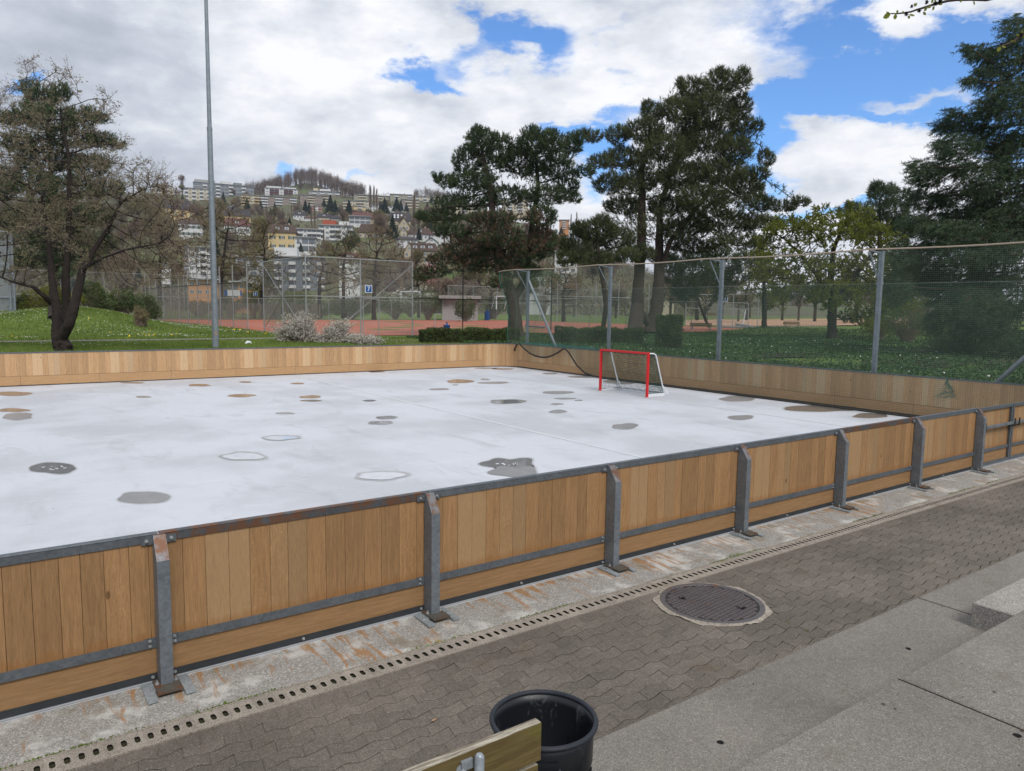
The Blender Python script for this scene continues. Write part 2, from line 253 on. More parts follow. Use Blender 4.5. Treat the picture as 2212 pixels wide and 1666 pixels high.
# ---------------------------------------------------------------- object helpers
def tag(o,label=None,cat=None,group=None,kind=None):
    if label: o['label']=label
    if cat: o['category']=cat
    if group: o['group']=group
    if kind: o['kind']=kind
    return o
def thing(name,label,cat,loc=(0,0,0),rz=0,group=None):
    o=bpy.data.objects.new(name,None); COL.objects.link(o); o.location=tuple(float(v) for v in loc); o.rotation_euler=(0,0,rz); o.empty_display_size=.3
    return tag(o,label,cat,group)
def dup(root,loc,rz=0,label=None,group=None,scale=None):
    def cp(o,par):
        c=o.copy(); COL.objects.link(c); c.parent=par
        for ch in o.children: cp(ch,c)
        return c
    c=cp(root,None); c.location=tuple(float(v) for v in loc); c.rotation_euler=(0,0,rz)
    if scale is not None: c.scale=scale
    if label: c['label']=label
    if group: c['group']=group
    return c
def linkmesh(name,me,mat,parent=None,smooth=False):
    for mm in (mat if isinstance(mat,(list,tuple)) else [mat]): me.materials.append(mm)
    if smooth: me.shade_smooth()
    o=bpy.data.objects.new(name,me); COL.objects.link(o)
    if parent is not None:
        o.parent=parent; bpy_inv=Matrix.Translation(parent.location) @ Matrix.Rotation(parent.rotation_euler.z,4,'Z') if parent.type=='EMPTY' and parent.parent is None else None
    return o
def npmesh(name,V,F,mat,parent=None,smooth=False,mi=None):
    V=np.asarray(V,dtype=np.float32).reshape(-1,3); F=np.asarray(F,dtype=np.int32); k=F.shape[1]
    if parent is not None: V=tolocal(V,parent)
    me=bpy.data.meshes.new(name); me.vertices.add(len(V)); me.vertices.foreach_set('co',V.ravel().astype(np.float32))
    me.loops.add(F.size); me.loops.foreach_set('vertex_index',F.ravel()); me.polygons.add(len(F)); me.polygons.foreach_set('loop_start',np.arange(0,F.size,k,dtype=np.int32))
    if mi is not None: me.polygons.foreach_set('material_index',np.asarray(mi,dtype=np.int32))
    me.update(calc_edges=True); me.validate()
    return linkmesh(name,me,mat,parent,smooth)
def rootof(p):
    while p.parent is not None: p=p.parent
    return p
def tolocal(V,parent):
    r=rootof(parent)
    if r.type!='EMPTY': return np.asarray(V)
    V=np.asarray(V,dtype=np.float64)-np.array(r.location); a=-r.rotation_euler.z
    c,s=math.cos(a),math.sin(a); return np.stack([V[:,0]*c-V[:,1]*s,V[:,0]*s+V[:,1]*c,V[:,2]],1)
class MB:
    "collects polygons; build() links them as one mesh object. world coordinates unless local=True"
    def __init__(s): s.v=[]; s.f=[]; s.m=[]
    def add(s,vs,fs,mi=0):
        o=len(s.v); s.v+= [tuple(float(c) for c in v) for v in vs]; s.f+=[tuple(i+o for i in f) for f in fs]; s.m+=[mi]*len(fs); return s
    def box(s,x0,x1,y0,y1,z0,z1,mi=0,b=0):
        if b:
            # chamfered box: 8 corners -> inset profile along z top edges only
            bx=b
            vs=[(x0,y0,z0),(x1,y0,z0),(x1,y1,z0),(x0,y1,z0),(x0,y0,z1-bx),(x1,y0,z1-bx),(x1,y1,z1-bx),(x0,y1,z1-bx),(x0+bx,y0+bx,z1),(x1-bx,y0+bx,z1),(x1-bx,y1-bx,z1),(x0+bx,y1-bx,z1)]
            fs=[(0,3,2,1),(8,9,10,11)]+[(i,(i+1)%4,(i+1)%4+4,i+4) for i in range(4)]+[(i+4,(i+1)%4+4,(i+1)%4+8,i+8) for i in range(4)]
            return s.add(vs,fs,mi)
        vs=[(x0,y0,z0),(x1,y0,z0),(x1,y1,z0),(x0,y1,z0),(x0,y0,z1),(x1,y0,z1),(x1,y1,z1),(x0,y1,z1)]
        return s.add(vs,[(0,3,2,1),(4,5,6,7),(0,1,5,4),(1,2,6,5),(2,3,7,6),(3,0,4,7)],mi)
    def prism(s,pts,d,mi=0):
        "polygon pts (3d) extruded by vector d"
        n=len(pts); q=[tuple(np.array(p)+np.array(d)) for p in pts]
        return s.add(list(pts)+q,[tuple(range(n))[::-1],tuple(range(n,2*n))]+[(i,(i+1)%n,(i+1)%n+n,i+n) for i in range(n)],mi)
    def tube(s,pts,r,k=8,cap=True,mi=0):
        pts=[np.array(p,float) for p in pts]; n=len(pts); rs=[r]*n if np.isscalar(r) else r; base=len(s.v); prev=None
        for i,p in enumerate(pts):
            d=pts[min(i+1,n-1)]-pts[max(i-1,0)]; d=d/(np.linalg.norm(d)+1e-9)
            a=np.array([0,0,1.0]) if abs(d[2])<.9 else np.array([1.0,0,0])
            if prev is not None: a=prev
            u=a-d*(a@d); u/=np.linalg.norm(u)+1e-9; v=np.cross(d,u); prev=u
            for j in range(k):
                t_=2*PI*j/k; s.v.append(tuple(p+rs[i]*(math.cos(t_)*u+math.sin(t_)*v)))
        for i in range(n-1):
            for j in range(k):
                a_=base+i*k+j; b_=base+i*k+(j+1)%k; s.f.append((a_,b_,b_+k,a_+k)); s.m.append(mi)
        if cap:
            o=len(s.v); s.v+=[s.v[base+j] for j in range(k)]+[s.v[base+(n-1)*k+j] for j in range(k)]
            s.f.append(tuple(o+j for j in range(k))[::-1]); s.f.append(tuple(o+k+j for j in range(k))); s.m+=[mi,mi]
        return s
    def bar(s,p,q,wd,hd=None,mi=0):
        "square bar between p and q"
        hd=hd or wd; p=np.array(p,float); q=np.array(q,float); d=q-p; d/=np.linalg.norm(d)+1e-9
        a=np.array([0,0,1.0]) if abs(d[2])<.9 else np.array([1.0,0,0]); u=np.cross(a,d); u/=np.linalg.norm(u); v=np.cross(d,u)
        c=[u*wd/2*i+v*hd/2*j for i,j in((-1,-1),(1,-1),(1,1),(-1,1))]
        return s.add([p+x for x in c]+[q+x for x in c],[(3,2,1,0),(4,5,6,7)]+[(i,(i+1)%4,(i+1)%4+4,i+4) for i in range(4)],mi)
    def cyl(s,c,r,h,k=12,mi=0,axis=2):
        c=np.array(c,float); e=np.zeros(3); e[axis]=h; return s.tube([c,c+e],r,k,True,mi)
    def build(s,name,mat,parent=None,smooth=False,local=False):
        V=np.array(s.v)
        if parent is not None and not local: V=tolocal(V,parent)
        me=bpy.data.meshes.new(name); me.from_pydata([tuple(v) for v in V],[],s.f)
        if isinstance(mat,(list,tuple)): me.polygons.foreach_set('material_index',s.m)
        me.update(); return linkmesh(name,me,mat,parent,smooth)
def struct(o): return tag(o,kind='structure')
# ---------------------------------------------------------------- terrain
def ss(t): t=np.clip(t,0,1); return t*t*(3-2*t)
def tz(x,y):
    x=np.asarray(x,float); y=np.asarray(y,float)
    t=np.maximum(ss((y-26.5)/1.6),ss((x-18.95)/1.6))
    z=-.35+1.05*t
    wdt=np.where(x<5,6.5,4.6); z=z+1.38*np.exp(-((x-5)/wdt)**2)*ss((y-43.5)/9)*(1-ss((y-85)/40))
    z=z+.5*ss((x-46)/10)*(1-ss((y-38)/5))
    z=z+.07*np.sin(x*.9+1)*np.sin(y*.7)*ss((x-21)/4)*(1-ss((x-40)/5))
    return z
gx=np.concatenate([np.arange(-70,-2,4),np.arange(-2,17,1.0),np.arange(17,24,.25),np.arange(24,60,1.0),np.arange(60,260,6)])
gy=np.concatenate([np.arange(-30,24,4),np.arange(24,31,.25),np.arange(31,60,.8),np.arange(60,240,6)])
X,Y=np.meshgrid(gx,gy); Z=tz(X,Y)
V=np.stack([X.ravel(),Y.ravel(),Z.ravel()],1); nx=len(gx); ny=len(gy)
i=np.arange((nx-1)*(ny-1)); r_,c_=i//(nx-1),i%(nx-1); a=r_*nx+c_; F=np.stack([a,a+1,a+nx+1,a+nx],1)
struct(npmesh('ground',V,F,M_ground,smooth=True))
# the hill behind, a polar sheet round the view point
HD=[90,150,200,240,280,310,330,350,400,440,480,560,640,700,760,810,850,880,940,1010,1080,1200]
HZ=[-.6,-.2,0.6,3.0,7.5,17,24,28,37,44,54,66,79,90,97,105,121,129,134,134,134,120]
def hz(px,d):
    b=np.interp(d,HD,HZ); s=np.interp(px,[-400,300,900,1000,1250,1500,2200,2800],[.9,1,1,.95,.62,.18,.12,.12])
    kn=31*np.exp(-((px-668)/85.0)**2)*np.exp(-((d-1010)/75.0)**2)+8*np.exp(-((px-930)/50.0)**2)*np.exp(-((d-980)/60.0)**2)
    return np.where(d>200,b*s,b)+kn
pxs=np.linspace(-420,2650,170); V=[]
for d in HD:
    for px in pxs:
        v=ray(px,660); z=float(hz(px,d))+ (rng.normal()*.6 if d>300 else 0); V.append((v[0]*d,v[1]*d,z))
n=len(pxs); i=np.arange((n-1)*(len(HD)-1)); r_,c_=i//(n-1),i%(n-1); a=r_*n+c_
struct(npmesh('hill',np.array(V),np.stack([a,a+1,a+n+1,a+n],1),M_hill,smooth=True))
def hillz(px,d): return float(hz(px,d))
# ---------------------------------------------------------------- rink floor, apron, paving, terrace
YN,YF,XR=5.156,25.979,18.395
struct(MB().box(-14,XR+.02,YN-.005,YF+.03,-.06,0).build('rink_floor',M_floor))
mb=MB()
for (x0,x1,y0,y1) in ((15.38,15.46,6.5,24.5),(9.0,9.09,5.3,25.8)):
    mb.add([(x0,y0,.004),(x1,y0,.004),(x1,y1,.004),(x0,y1,.004)],[(0,1,2,3)])
struct(mb.build('rink_line',M_line))
mb=MB(); mb.add([(-4,4.615,-.022),(30,4.615,-.022),(30,5.09,-.012),(-4,5.09,-.012),(30,5.18,-.012),(-4,5.18,-.012)],[(0,1,2,3),(3,2,4,5)])
struct(mb.build('apron',M_apron))
# pavers
P_,Wd,Am=.225,.1125,.031
wv=[(0,0),(.16,.04),(.32,.2),(.48,.5),(.62,.82),(.74,1.0),(.84,.85),(.92,.4)]
def wave(u):
    u=u%1.0; return Am*np.interp(u,[a for a,b in wv]+[1.0],[b for a,b in wv]+[0])
struct(MB().add([(-6,2.6,-.012),(30,2.6,-.012),(30,4.63,-.026),(-6,4.63,-.026)],[(0,1,2,3)]).build('paving_bed',M_joint))
MHC=(5.01,3.955); MHR=.44
mbp=MB(); g_=.0034; ch=.006
for r in range(-1,15):
    for k in range(-10,78):
        o=.10 if r%2 else .60; u0=k+o; u1=k+1+o
        us=sorted({u0,u1}|{kk+a for kk in(k,k+1) for a,b in wv if u0<kk+a<u1})
        sl_=.018; cg=.0060
        y0=2.80+r*Wd
        bot=[((u*P_)+(0 if 0<j<len(us)-1 else (-sl_/2)+(-cg/2 if j==0 else cg/2)),y0+wave(u)) for j,u in enumerate(us)]
        topp=[((u*P_)+(0 if 0<j<len(us)-1 else (sl_/2)+(-cg/2 if j==0 else cg/2)),y0+Wd+wave(u)) for j,u in enumerate(us)]
        poly=bot+topp[::-1]; pc=np.mean(poly,0)
        if pc[1]>4.40 or pc[1]<2.78: continue
        if math.hypot(pc[0]-MHC[0],pc[1]-MHC[1])<MHR+.03: continue
        pl=np.array(poly); rv=pl-np.array(MHC); rl=np.linalg.norm(rv,axis=1,keepdims=True); pl=np.where(rl<MHR+.022,np.array(MHC)+rv/rl*(MHR+.022),pl); pl[:,1]=np.minimum(pl[:,1],4.405)
        n=len(pl); dz=random.uniform(-.0022,.0022)-.014*(pc[1]-2.8)/1.6
        def ins(pl,g):
            q=[]
            for i in range(n):
                a=pl[i]-pl[i-1]; b_=pl[(i+1)%n]-pl[i]; na=np.array([-a[1],a[0]])/(np.linalg.norm(a)+1e-9); nb=np.array([-b_[1],b_[0]])/(np.linalg.norm(b_)+1e-9)
                q.append(pl[i]+(na+nb)/(1+max(-.5,na@nb))*g)
            return np.array(q)
        A=ins(pl,g_); B=ins(pl,g_+ch)
        vs=[(x,y,-.02) for x,y in A]+[(x,y,-.003+dz) for x,y in A]+[(x,y,dz) for x,y in B]
        mbp.add(vs,[tuple(range(2*n,3*n))]+[(i,(i+1)%n,(i+1)%n+n,i+n) for i in range(n)]+[(i+n,(i+1)%n+n,(i+1)%n+2*n,i+2*n) for i in range(n)])
struct(mbp.build('paving',M_pav)); kk=48; struct(MB().add([(MHC[0]+r*math.cos(2*PI*j/kk),min(4.40,MHC[1]+r*math.sin(2*PI*j/kk)),-.016) for r in(MHR-.01,MHR+.17) for j in range(kk)],[(j,(j+1)%kk,(j+1)%kk+kk,j+kk) for j in range(kk)]).build('paving_fill',M_pav)); struct(MB().box(-3,30,4.30,4.412,-.03,-.0185).build('paving_border',M_pav))
# drain channel with slots
mb=MB(); pitch=.07; x=-2.0; yc=4.515
while x<24:
    if abs((x+2)%1.01)<.001: pass
    x1=x+pitch; hx,hy=.0150,.034; cx=(x+x1)/2
    ring=[(cx+hx*sx*(1 if abs(sy)<.9 else .55),yc+hy*sy) for sx,sy in((-1,-.6),(-1,.6),(-1,1),(1,1),(1,.6),(1,-.6),(1,-1),(-1,-1))]
    O=[(x,yc-.03),(x,yc+.03),(x,yc+.088),(x1,yc+.088),(x1,yc+.03),(x1,yc-.03),(x1,yc-.088),(x,yc-.088)]
    zt=-.013
    vs=[(a,b,zt) for a,b in O]+[(a,b,zt) for a,b in ring]+[(a,b,zt-.06) for a,b in ring]
    mb.add(vs,[(i,(i+1)%8,(i+1)%8+8,i+8) for i in range(8)][::1]); mb.add(vs,[(i+8,(i+1)%8+8,(i+1)%8+16,i+16) for i in range(8)]+[tuple(range(16,24))],1)
    x=x1
mb.box(-2,24,yc-.102,yc-.0885,-.03,-.009); mb.box(-2,24,yc+.0885,yc+.10,-.03,-.009)
tag(mb.build('drain_channel',[M_chan,M_hole]),'long concrete drain channel with a row of small slots beside the paving','drain')
# moss along the drain
n=9000; xs=rng.uniform(-1,16,n); keep=(np.sin(xs*2.3)+np.sin(xs*5.1+1)+rng.normal(0,.5,n))>.55; xs=xs[keep]; n=len(xs)
c=np.stack([xs,4.622+rng.normal(0,.007,n),-.02+rng.uniform(0,.012,n)],1); d=rng.normal(0,1,(n,3))*.006
struct_moss=npmesh('moss',np.concatenate([c-d,c+d,c+rng.normal(0,1,(n,3))*.007],0),np.stack([np.arange(n),np.arange(n)+n,np.arange(n)+2*n],1),M_ybush if False else M_gr)
tag(struct_moss,'thin line of green moss along the drain edge','moss',kind='stuff')
# terrace
Z1,Z2=.15,.53
def slab(mb,x0,x1,y0,y1,zt,zb): mb.box(x0+.003,x1-.003,y0,y1,zb,zt,0,.012)
mb=MB(); slab(mb,-3.5,6.23,1.75,2.825,Z1,-.2); slab(mb,6.23,16,1.75,2.825,Z1,-.2); struct(mb.build('lower_terrace',M_agg))
mb=MB(); slab(mb,-3.0,3.955,.55,1.86,Z2,-.2); slab(mb,3.955,16,.55,1.86,Z2,-.2); struct(mb.build('upper_terrace',M_agg))
mb=MB(); slab(mb,-3.0,16,-2.5,.55,.9,-.2); struct(mb.build('top_terrace',M_agg))
tag(MB().box(5.98,7.4,1.863,2.31,Z1+.001,.34,0,.008).build('step_block',M_blk),'rough grey concrete step block standing on the lower terrace','step')
struct(MB().add([(6.222,1.863,Z1-.004),(6.238,1.863,Z1-.004),(6.238,2.82,Z1-.004),(6.222,2.82,Z1-.004)],[(0,1,2,3)]).add([(3.949,.55,Z2-.004),(3.961,.55,Z2-.004),(3.961,1.86,Z2-.004),(3.949,1.86,Z2-.004)],[(0,1,2,3)]).build('terrace_joint',M_hole))
for hx_,hy_,hz_,lb in ((5.2,2.39,Z1,'small dark lifting hole in the lower terrace near the step block'),(3.18,2.41,Z1,'small dark lifting hole in the lower terrace near the black bin'),(3.87,1.26,Z2,'small dark lifting hole in the upper terrace beside its joint')):
    mb=MB(); k=14; rr=[.019*random.uniform(.85,1.15) for _ in range(k)]
    vs=[(hx_+rr[j]*math.cos(2*PI*j/k),hy_+rr[j]*math.sin(2*PI*j/k),hz_+.002) for j in range(k)]; mb.add(vs+[(hx_,hy_,hz_+.0005)],[(j,(j+1)%k,k) for j in range(k)])
    tag(mb.build('lifting_hole',M_hole),lb,'hole')
# manhole
T=thing('manhole_cover','round cast iron manhole cover with two lifting holes set in the paving','manhole',(*MHC,0))
mb=MB(); k=72; prof=[(MHR,-.02),(MHR,-.001),(MHR-.004,.002),(MHR-.045,.002),(MHR-.048,-.003)]
for (r,z) in prof:
    for j in range(k): mb.v.append((MHC[0]+r*math.cos(2*PI*j/k),MHC[1]+r*math.sin(2*PI*j/k),z))
for i in range(len(prof)-1):
    for j in range(k): mb.f.append((i*k+j,i*k+(j+1)%k,(i+1)*k+(j+1)%k,(i+1)*k+j)); mb.m.append(0)
mb.build('rim',M_ironr,T)
mb=MB(); r=MHR-.046
mb.add([(MHC[0]+r*math.cos(2*PI*j/k),MHC[1]+r*math.sin(2*PI*j/k),-.004) for j in range(k)],[tuple(range(k))])
ca,sa=math.cos(.12),math.sin(.12); pt=.040; ho=[(MHC[0]-.14,MHC[1]+.21),(MHC[0]+.12,MHC[1]-.225)]
for i in range(-10,11):
    for j in range(-10,11):
        u,v=i*pt,j*pt; x=MHC[0]+u*ca-v*sa; y=MHC[1]+u*sa+v*ca
        if math.hypot(x-MHC[0],y-MHC[1])>MHR-.066: continue
        if any(math.hypot(x-a,y-b)<.042 for a,b in ho): continue
        h=.0155; q=[(x+(a*h)*ca-(b*h)*sa,y+(a*h)*sa+(b*h)*ca) for a,b in((-1,-1),(1,-1),(1,1),(-1,1))]; q2=[(x+(a-x)*.8,y+(b-y)*.8) for a,b in q]
        mb.add([(a,b,-.004) for a,b in q]+[(a,b,.001) for a,b in q2],[(4,5,6,7)]+[(e,(e+1)%4,(e+1)%4+4,e+4) for e in range(4)],1)
mb.build('lid',[M_irond,M_iron],T)
for a,b in ho:
    mb=MB(); mb.tube([(a-.03,b-.002,.004),(a,b+.006,.007),(a+.03,b,.004)],.006,6)
    mb.add([(a+.036*math.cos(2*PI*j/16),b+.024*math.sin(2*PI*j/16),.0005) for j in range(16)],[tuple(range(16))],1); mb.build('lifting_eye',[M_iron,M_hole],T)
mb=MB(); k=90
for j in range(k):
    a=2*PI*j/k; ro=MHR+.040+.014*math.sin(a*5+1)+.012*math.sin(a*11)+random.uniform(-.010,.012)
    mb.v.append((MHC[0]+(MHR-.001)*math.cos(a),MHC[1]+(MHR-.001)*math.sin(a),.0005)); mb.v.append((MHC[0]+ro*math.cos(a),MHC[1]+ro*math.sin(a),-.0065))
for j in range(k): mb.f.append((2*j,2*j+1,(2*j+3)%(2*k),(2*j+2)%(2*k))); mb.m.append(0)
mb.build('cement_collar',M_cem,T)
# small leaves, weeds
def leafthing(x,y,z,s,col,lb):
    a=random.uniform(0,6); mb=MB(); pts=[(-1,0,.1),(-.4,.34,.32),(.3,.36,.2),(1,.05,.28),(.35,-.3,.35),(-.4,-.3,.12)]
    q=[(x+s*(u*math.cos(a)-v*math.sin(a)),y+s*(u*math.sin(a)+v*math.cos(a)),z+.004+s*w_*.5) for u,v,w_ in pts]; mb.add(q+[(x,y,z+.004)],[(i,(i+1)%6,6) for i in range(6)])
    tag(mb.build('fallen_leaf',col),lb,'leaf',group='fallen leaves')
M_fl=plain('dry_leaf_pink',(.42,.24,.16),.8); M_fd=plain('dry_leaf_dark',(.06,.03,.02),.8)
g0=gnd(938,1557,0); leafthing(g0[0],g0[1],.0,.024,M_fl,'pinkish dry leaf lying on the paving left of the bin')
g0=gnd(1909,1523,Z2); leafthing(g0[0],g0[1],Z2,.014,M_fd,'small dark leaf lying on the upper terrace near its edge')
g0=gnd(2035,1312,Z1); leafthing(g0[0],g0[1],Z1,.012,M_fd,'small brown leaf on the lower terrace joint')
g0=gnd(2199,1588,Z2); leafthing(g0[0]+.05,g0[1],Z2,.014,M_fd,'small dark leaf at the right end of the upper terrace')
for (px,py,n_,lb) in ((1586,1197,70,'tuft of grass growing at the drain edge by the fourth post'),(1742,1362,40,'tiny weed growing in the paving joint right of the manhole'),(1706,1345,30,'tiny weed at the right rim of the manhole')):
    g0=gnd(px,py,0); mb=MB()
    for _ in range(n_):
        a=random.uniform(0,6.3); r=random.random()**.5*(.07 if n_>60 else .018); l=random.uniform(.01,.045); bx,by=g0[0]+r*math.cos(a)*(1.6 if n_>60 else 1),g0[1]+r*math.sin(a)*.35; a2=random.uniform(0,6.3)
        mb.add([(bx-.002,by,-.02),(bx+.002,by,-.02),(bx+l*.6*math.cos(a2),by+l*.6*math.sin(a2),-.02+l)],[(0,1,2)])
    tag(mb.build('weed',M_gr),lb,'weed',group='weeds in the paving')
mb=MB()
for k in range(260):
    if k%3: x,y=random.uniform(-.5,11),random.uniform(2.9,5.0); z=-.004 if y<4.3 else -.008
    else: x,y=random.uniform(1.5,9),random.uniform(1.0,2.75); z=(Z1 if y>1.9 else Z2)+.001
    a=random.uniform(0,6.3); l=random.uniform(.003,.011); w_=l*random.uniform(.2,.6); c,s_=math.cos(a),math.sin(a); z+=.003
    mb.add([(x-l*c,y-l*s_,z),(x+w_*s_,y-w_*c,z+.002),(x+l*c,y+l*s_,z),(x-w_*s_,y+w_*c,z+.003)],[(0,1,2,3)])
tag(mb.build('debris',M_fd),'tiny dark crumbs of leaf and bark scattered over paving and terrace','debris',kind='stuff')
# ---------------------------------------------------------------- near barrier
PX0=.885; PP=2.01; posts=[PX0+PP*k for k in range(-3,7)]
T=thing('rink_barrier','long near barrier of upright oak planks in a galvanised frame with angled posts and gate','barrier',(0,YN,0))
def planks(mb,x0,x1,y0,y1,z0,z1,wmean=.143,ax=0,front=-1):
    x=x0; first=True
    while x<x1-.01:
        ww=wmean*random.choice((1,1,1,.9,1.07,.8,1.1)); e=min(x+ww,x1); 
        if x1-e<.05: e=x1
        dd=random.uniform(0,.002); g=.0013
        if ax==0: mb.box(x+g,e-g,y0+dd,y1,z0,z1)
        else: mb.box(y0+dd,y1,x+g,e-g,z0,z1)
        x=e
def bolt(x,y,z,par,r=.012):
    mb=MB(); mb.tube([(x,y,z),(x,y-.004,z)],r*1.25,12); mb.tube([(x,y-.004,z),(x,y-.013,z)],r*.85,6); mb.tube([(x,y-.013,z),(x,y-.02,z)],r*.5,8); mb.build('bolt',M_bolt,par)
for i in range(len(posts)-1):
    x0,x1=posts[i]+.045,posts[i+1]-.045
    mb=MB(); planks(mb,posts[i]+.002,posts[i+1]-.002,YN+.004,YN+.03,.288,.955); mb.build('plank_panel',M_plank,T); MB().box(posts[i]+.002,posts[i+1]-.002,YN+.0305,YN+.036,.04,.94).build('dark_gap_sheet',M_dark,T)  # dark sheet added behind the planks, stands in for shade in their gaps
    MB().box(posts[i]+.002,posts[i+1]-.002,YN+.005,YN+.03,.04,.286).build('kick_board',M_kick,T)
    mb=MB(); mb.box(posts[i]+.003,posts[i+1]-.003,YN-.004,YN+.002,.945,.998); mb.box(posts[i]+.003,posts[i+1]-.003,YN-.004,YN+.045,.998,1.004); mb.tube([(posts[i]+.004,YN+.002,1.0),(posts[i+1]-.004,YN+.002,1.0)],.0085,8)
    mb.build('top_rail',M_top if (i in(3,)) or i==7 else M_rail,T)
    mb=MB(); mb.box(x0+.05,x1-.05,YN-.012,YN+.003,.238,.296); mb.box(x0-.01,x0+.062,YN-.006,YN+.002,.232,.302); mb.box(x1-.062,x1+.01,YN-.006,YN+.002,.232,.302); mb.build('mid_rail',M_rail,T)
    mb=MB(); mb.box(x0-.04,x1+.04,YN-.006,YN+.003,.012,.058); mb.build('bottom_rail',M_dark,T)
    MB().box(x0-.04,x1+.04,YN-.012,YN-.007,.002,.009).build('sealing_strip',M_seal,T)
    for xx,zz in ((x0+.03,.285),(x0+.03,.25),(x1-.03,.285),(x1-.03,.25),(x0+.025,.035),(x1-.02,.035),((x0+x1)/2-.05,.035)): bolt(xx,YN-.006,zz,T,.009)
def make_post(x):
    mb=MB(); w_=.038; dep=.125; y0=YN-.004; pr=[(y0,.02),(y0-dep,.02),(y0-dep,.85),(y0-.03,.995),(y0,.995)]
    mb.prism([(x-w_,y,z) for y,z in pr],(2*w_,0,0)); post=mb.build('post',M_post,T); post['label']='square galvanised steel post cut off at an angle'
    mb=MB(); mb.add([(x-w_+.001,y0-dep-.001,.851),(x+w_-.001,y0-dep-.001,.851),(x+w_-.001,y0-.03,.9975),(x-w_+.001,y0-.03,.9975)],[(0,1,2,3)]); mb.box(x-w_+.001,x+w_-.001,y0-.03,y0-.001,.9955,.9975); mb.build('cut_face',M_chm,post)
    mb=MB(); mb.box(x-.105,x+.105,YN-.0105,YN-.005,.935,.985); mb.build('bracket_plate',M_rail,post)
    MB().box(x-.075,x+.075,YN-.235,YN-.03,.010,.024).build('base_plate',M_bplate,post)
    mb=MB(); mb.box(x-.142,x-.082,YN-.275,YN-.02,-.010,.004); mb.box(x+.082,x+.142,YN-.275,YN-.02,-.010,.004); mb.box(x-.082,x+.082,YN-.15,YN-.03,-.006,.009); mb.build('foot_plate',M_fplate,post)
    for sx in(-1,1):
        bolt(x+sx*.075,YN-.0105,.96,post,.01)
        for a,z,r in((.057,.024,.011),(.112,.004,.011)):
            mb=MB(); c=(x+sx*a,YN-(.10 if a<.1 else .13),z); mb.cyl(c,r*1.3,.003,12); mb.cyl((c[0],c[1],z+.003),r,.009,6); mb.cyl((c[0],c[1],z+.012),r*.5,.012,8); mb.build('bolt',M_bolt,post)
for x in posts: make_post(x)
# gate: two framed leaves, latch bar
gx0=posts[-1]+.06
for gi,(a,b_) in enumerate(((gx0,gx0+1.24),(gx0+1.26,gx0+2.5))):
    mb=MB(); mb.box(a,b_,YN-.03,YN+.0,.95,1.0); mb.box(a,b_,YN-.03,YN,.03,.075); mb.box(a,a+.05,YN-.032,YN-.002,.077,.948); mb.box(b_-.05,b_,YN-.032,YN-.002,.077,.948); mb.box(a+.052,b_-.052,YN-.018,YN-.002,.25,.30)
    gate=mb.build('gate',M_rail,T)
    mb=MB(); planks(mb,a+.03,b_-.03,YN+.004,YN+.03,.288,.955); mb.build('plank_panel',M_plank,gate)
    MB().box(a+.03,b_-.03,YN+.005,YN+.03,.06,.286).build('kick_board',M_kick,gate)
mb=MB(); mb.box(gx0+.05,gx0+2.2,YN-.09,YN-.05,.66,.70); mb.build('latch_bar',M_post,T)
for xx in (gx0+.05,gx0+1.18,gx0+1.36,gx0+2.3):
    mb=MB(); mb.box(xx-.012,xx+.012,YN-.10,YN-.03,.63,.645); mb.box(xx-.012,xx+.012,YN-.107,YN-.0925,.63,.76); mb.build('latch_hook',M_dark,T)
mb=MB(); planks(mb,gx0+2.56,XR,YN+.004,YN+.03,.288,.955); mb.build('plank_panel',M_plank,T); MB().box(gx0+2.56,XR,YN+.005,YN+.03,.04,.286).build('kick_board',M_kick,T); MB().box(gx0+2.56,XR,YN-.004,YN+.045,.956,1.004).build('top_rail',M_rail,T)
# ---------------------------------------------------------------- far + side barriers (rink side seen)
T=thing('rink_barrier','far barrier of pale upright oak planks behind the rink, below the lawn','barrier',(0,YF,0))
kj=[-14+ .83+2.05*k for k in range(-1,16)]; kj=[x for x in kj if x<17.0]+[17.17]
kj=[-11.43+2.057*k for k in range(14)]+[17.17]; kj=sorted(x for x in kj if x<=17.17)
for i in range(len(kj)-1):
    a,b_=kj[i],kj[i+1]
    if b_-a<.3: continue
    mb=MB(); planks(mb,a,b_,YF,YF+.03,.297,.965); mb.build('plank_panel',M_ipl,T)
    MB().box(a+.003,b_-.003,YF-.002,YF+.03,.03,.290).build('kick_board',M_ikx,T)
    MB().box(a,b_,YF-.012,YF+.05,.966,1.0).build('top_rail',M_rail,T)
    for xx in (a+.05,b_-.05,(a+b_)/2):
        for zz in(.08,.25): MB().tube([(xx,YF-.002,zz),(xx,YF-.005,zz)],.008,8).build('bolt',M_bolt,T)
MB().box(-14,17.17,YF+.004,YF+.02,.001,.029).build('bottom_rail',M_dark,T)
MB().box(-14,17.17,YF+.035,YF+.05,0,.96).build('dark_gap_sheet',M_dark,T)  # same added dark sheet, darkens gaps in the far planks
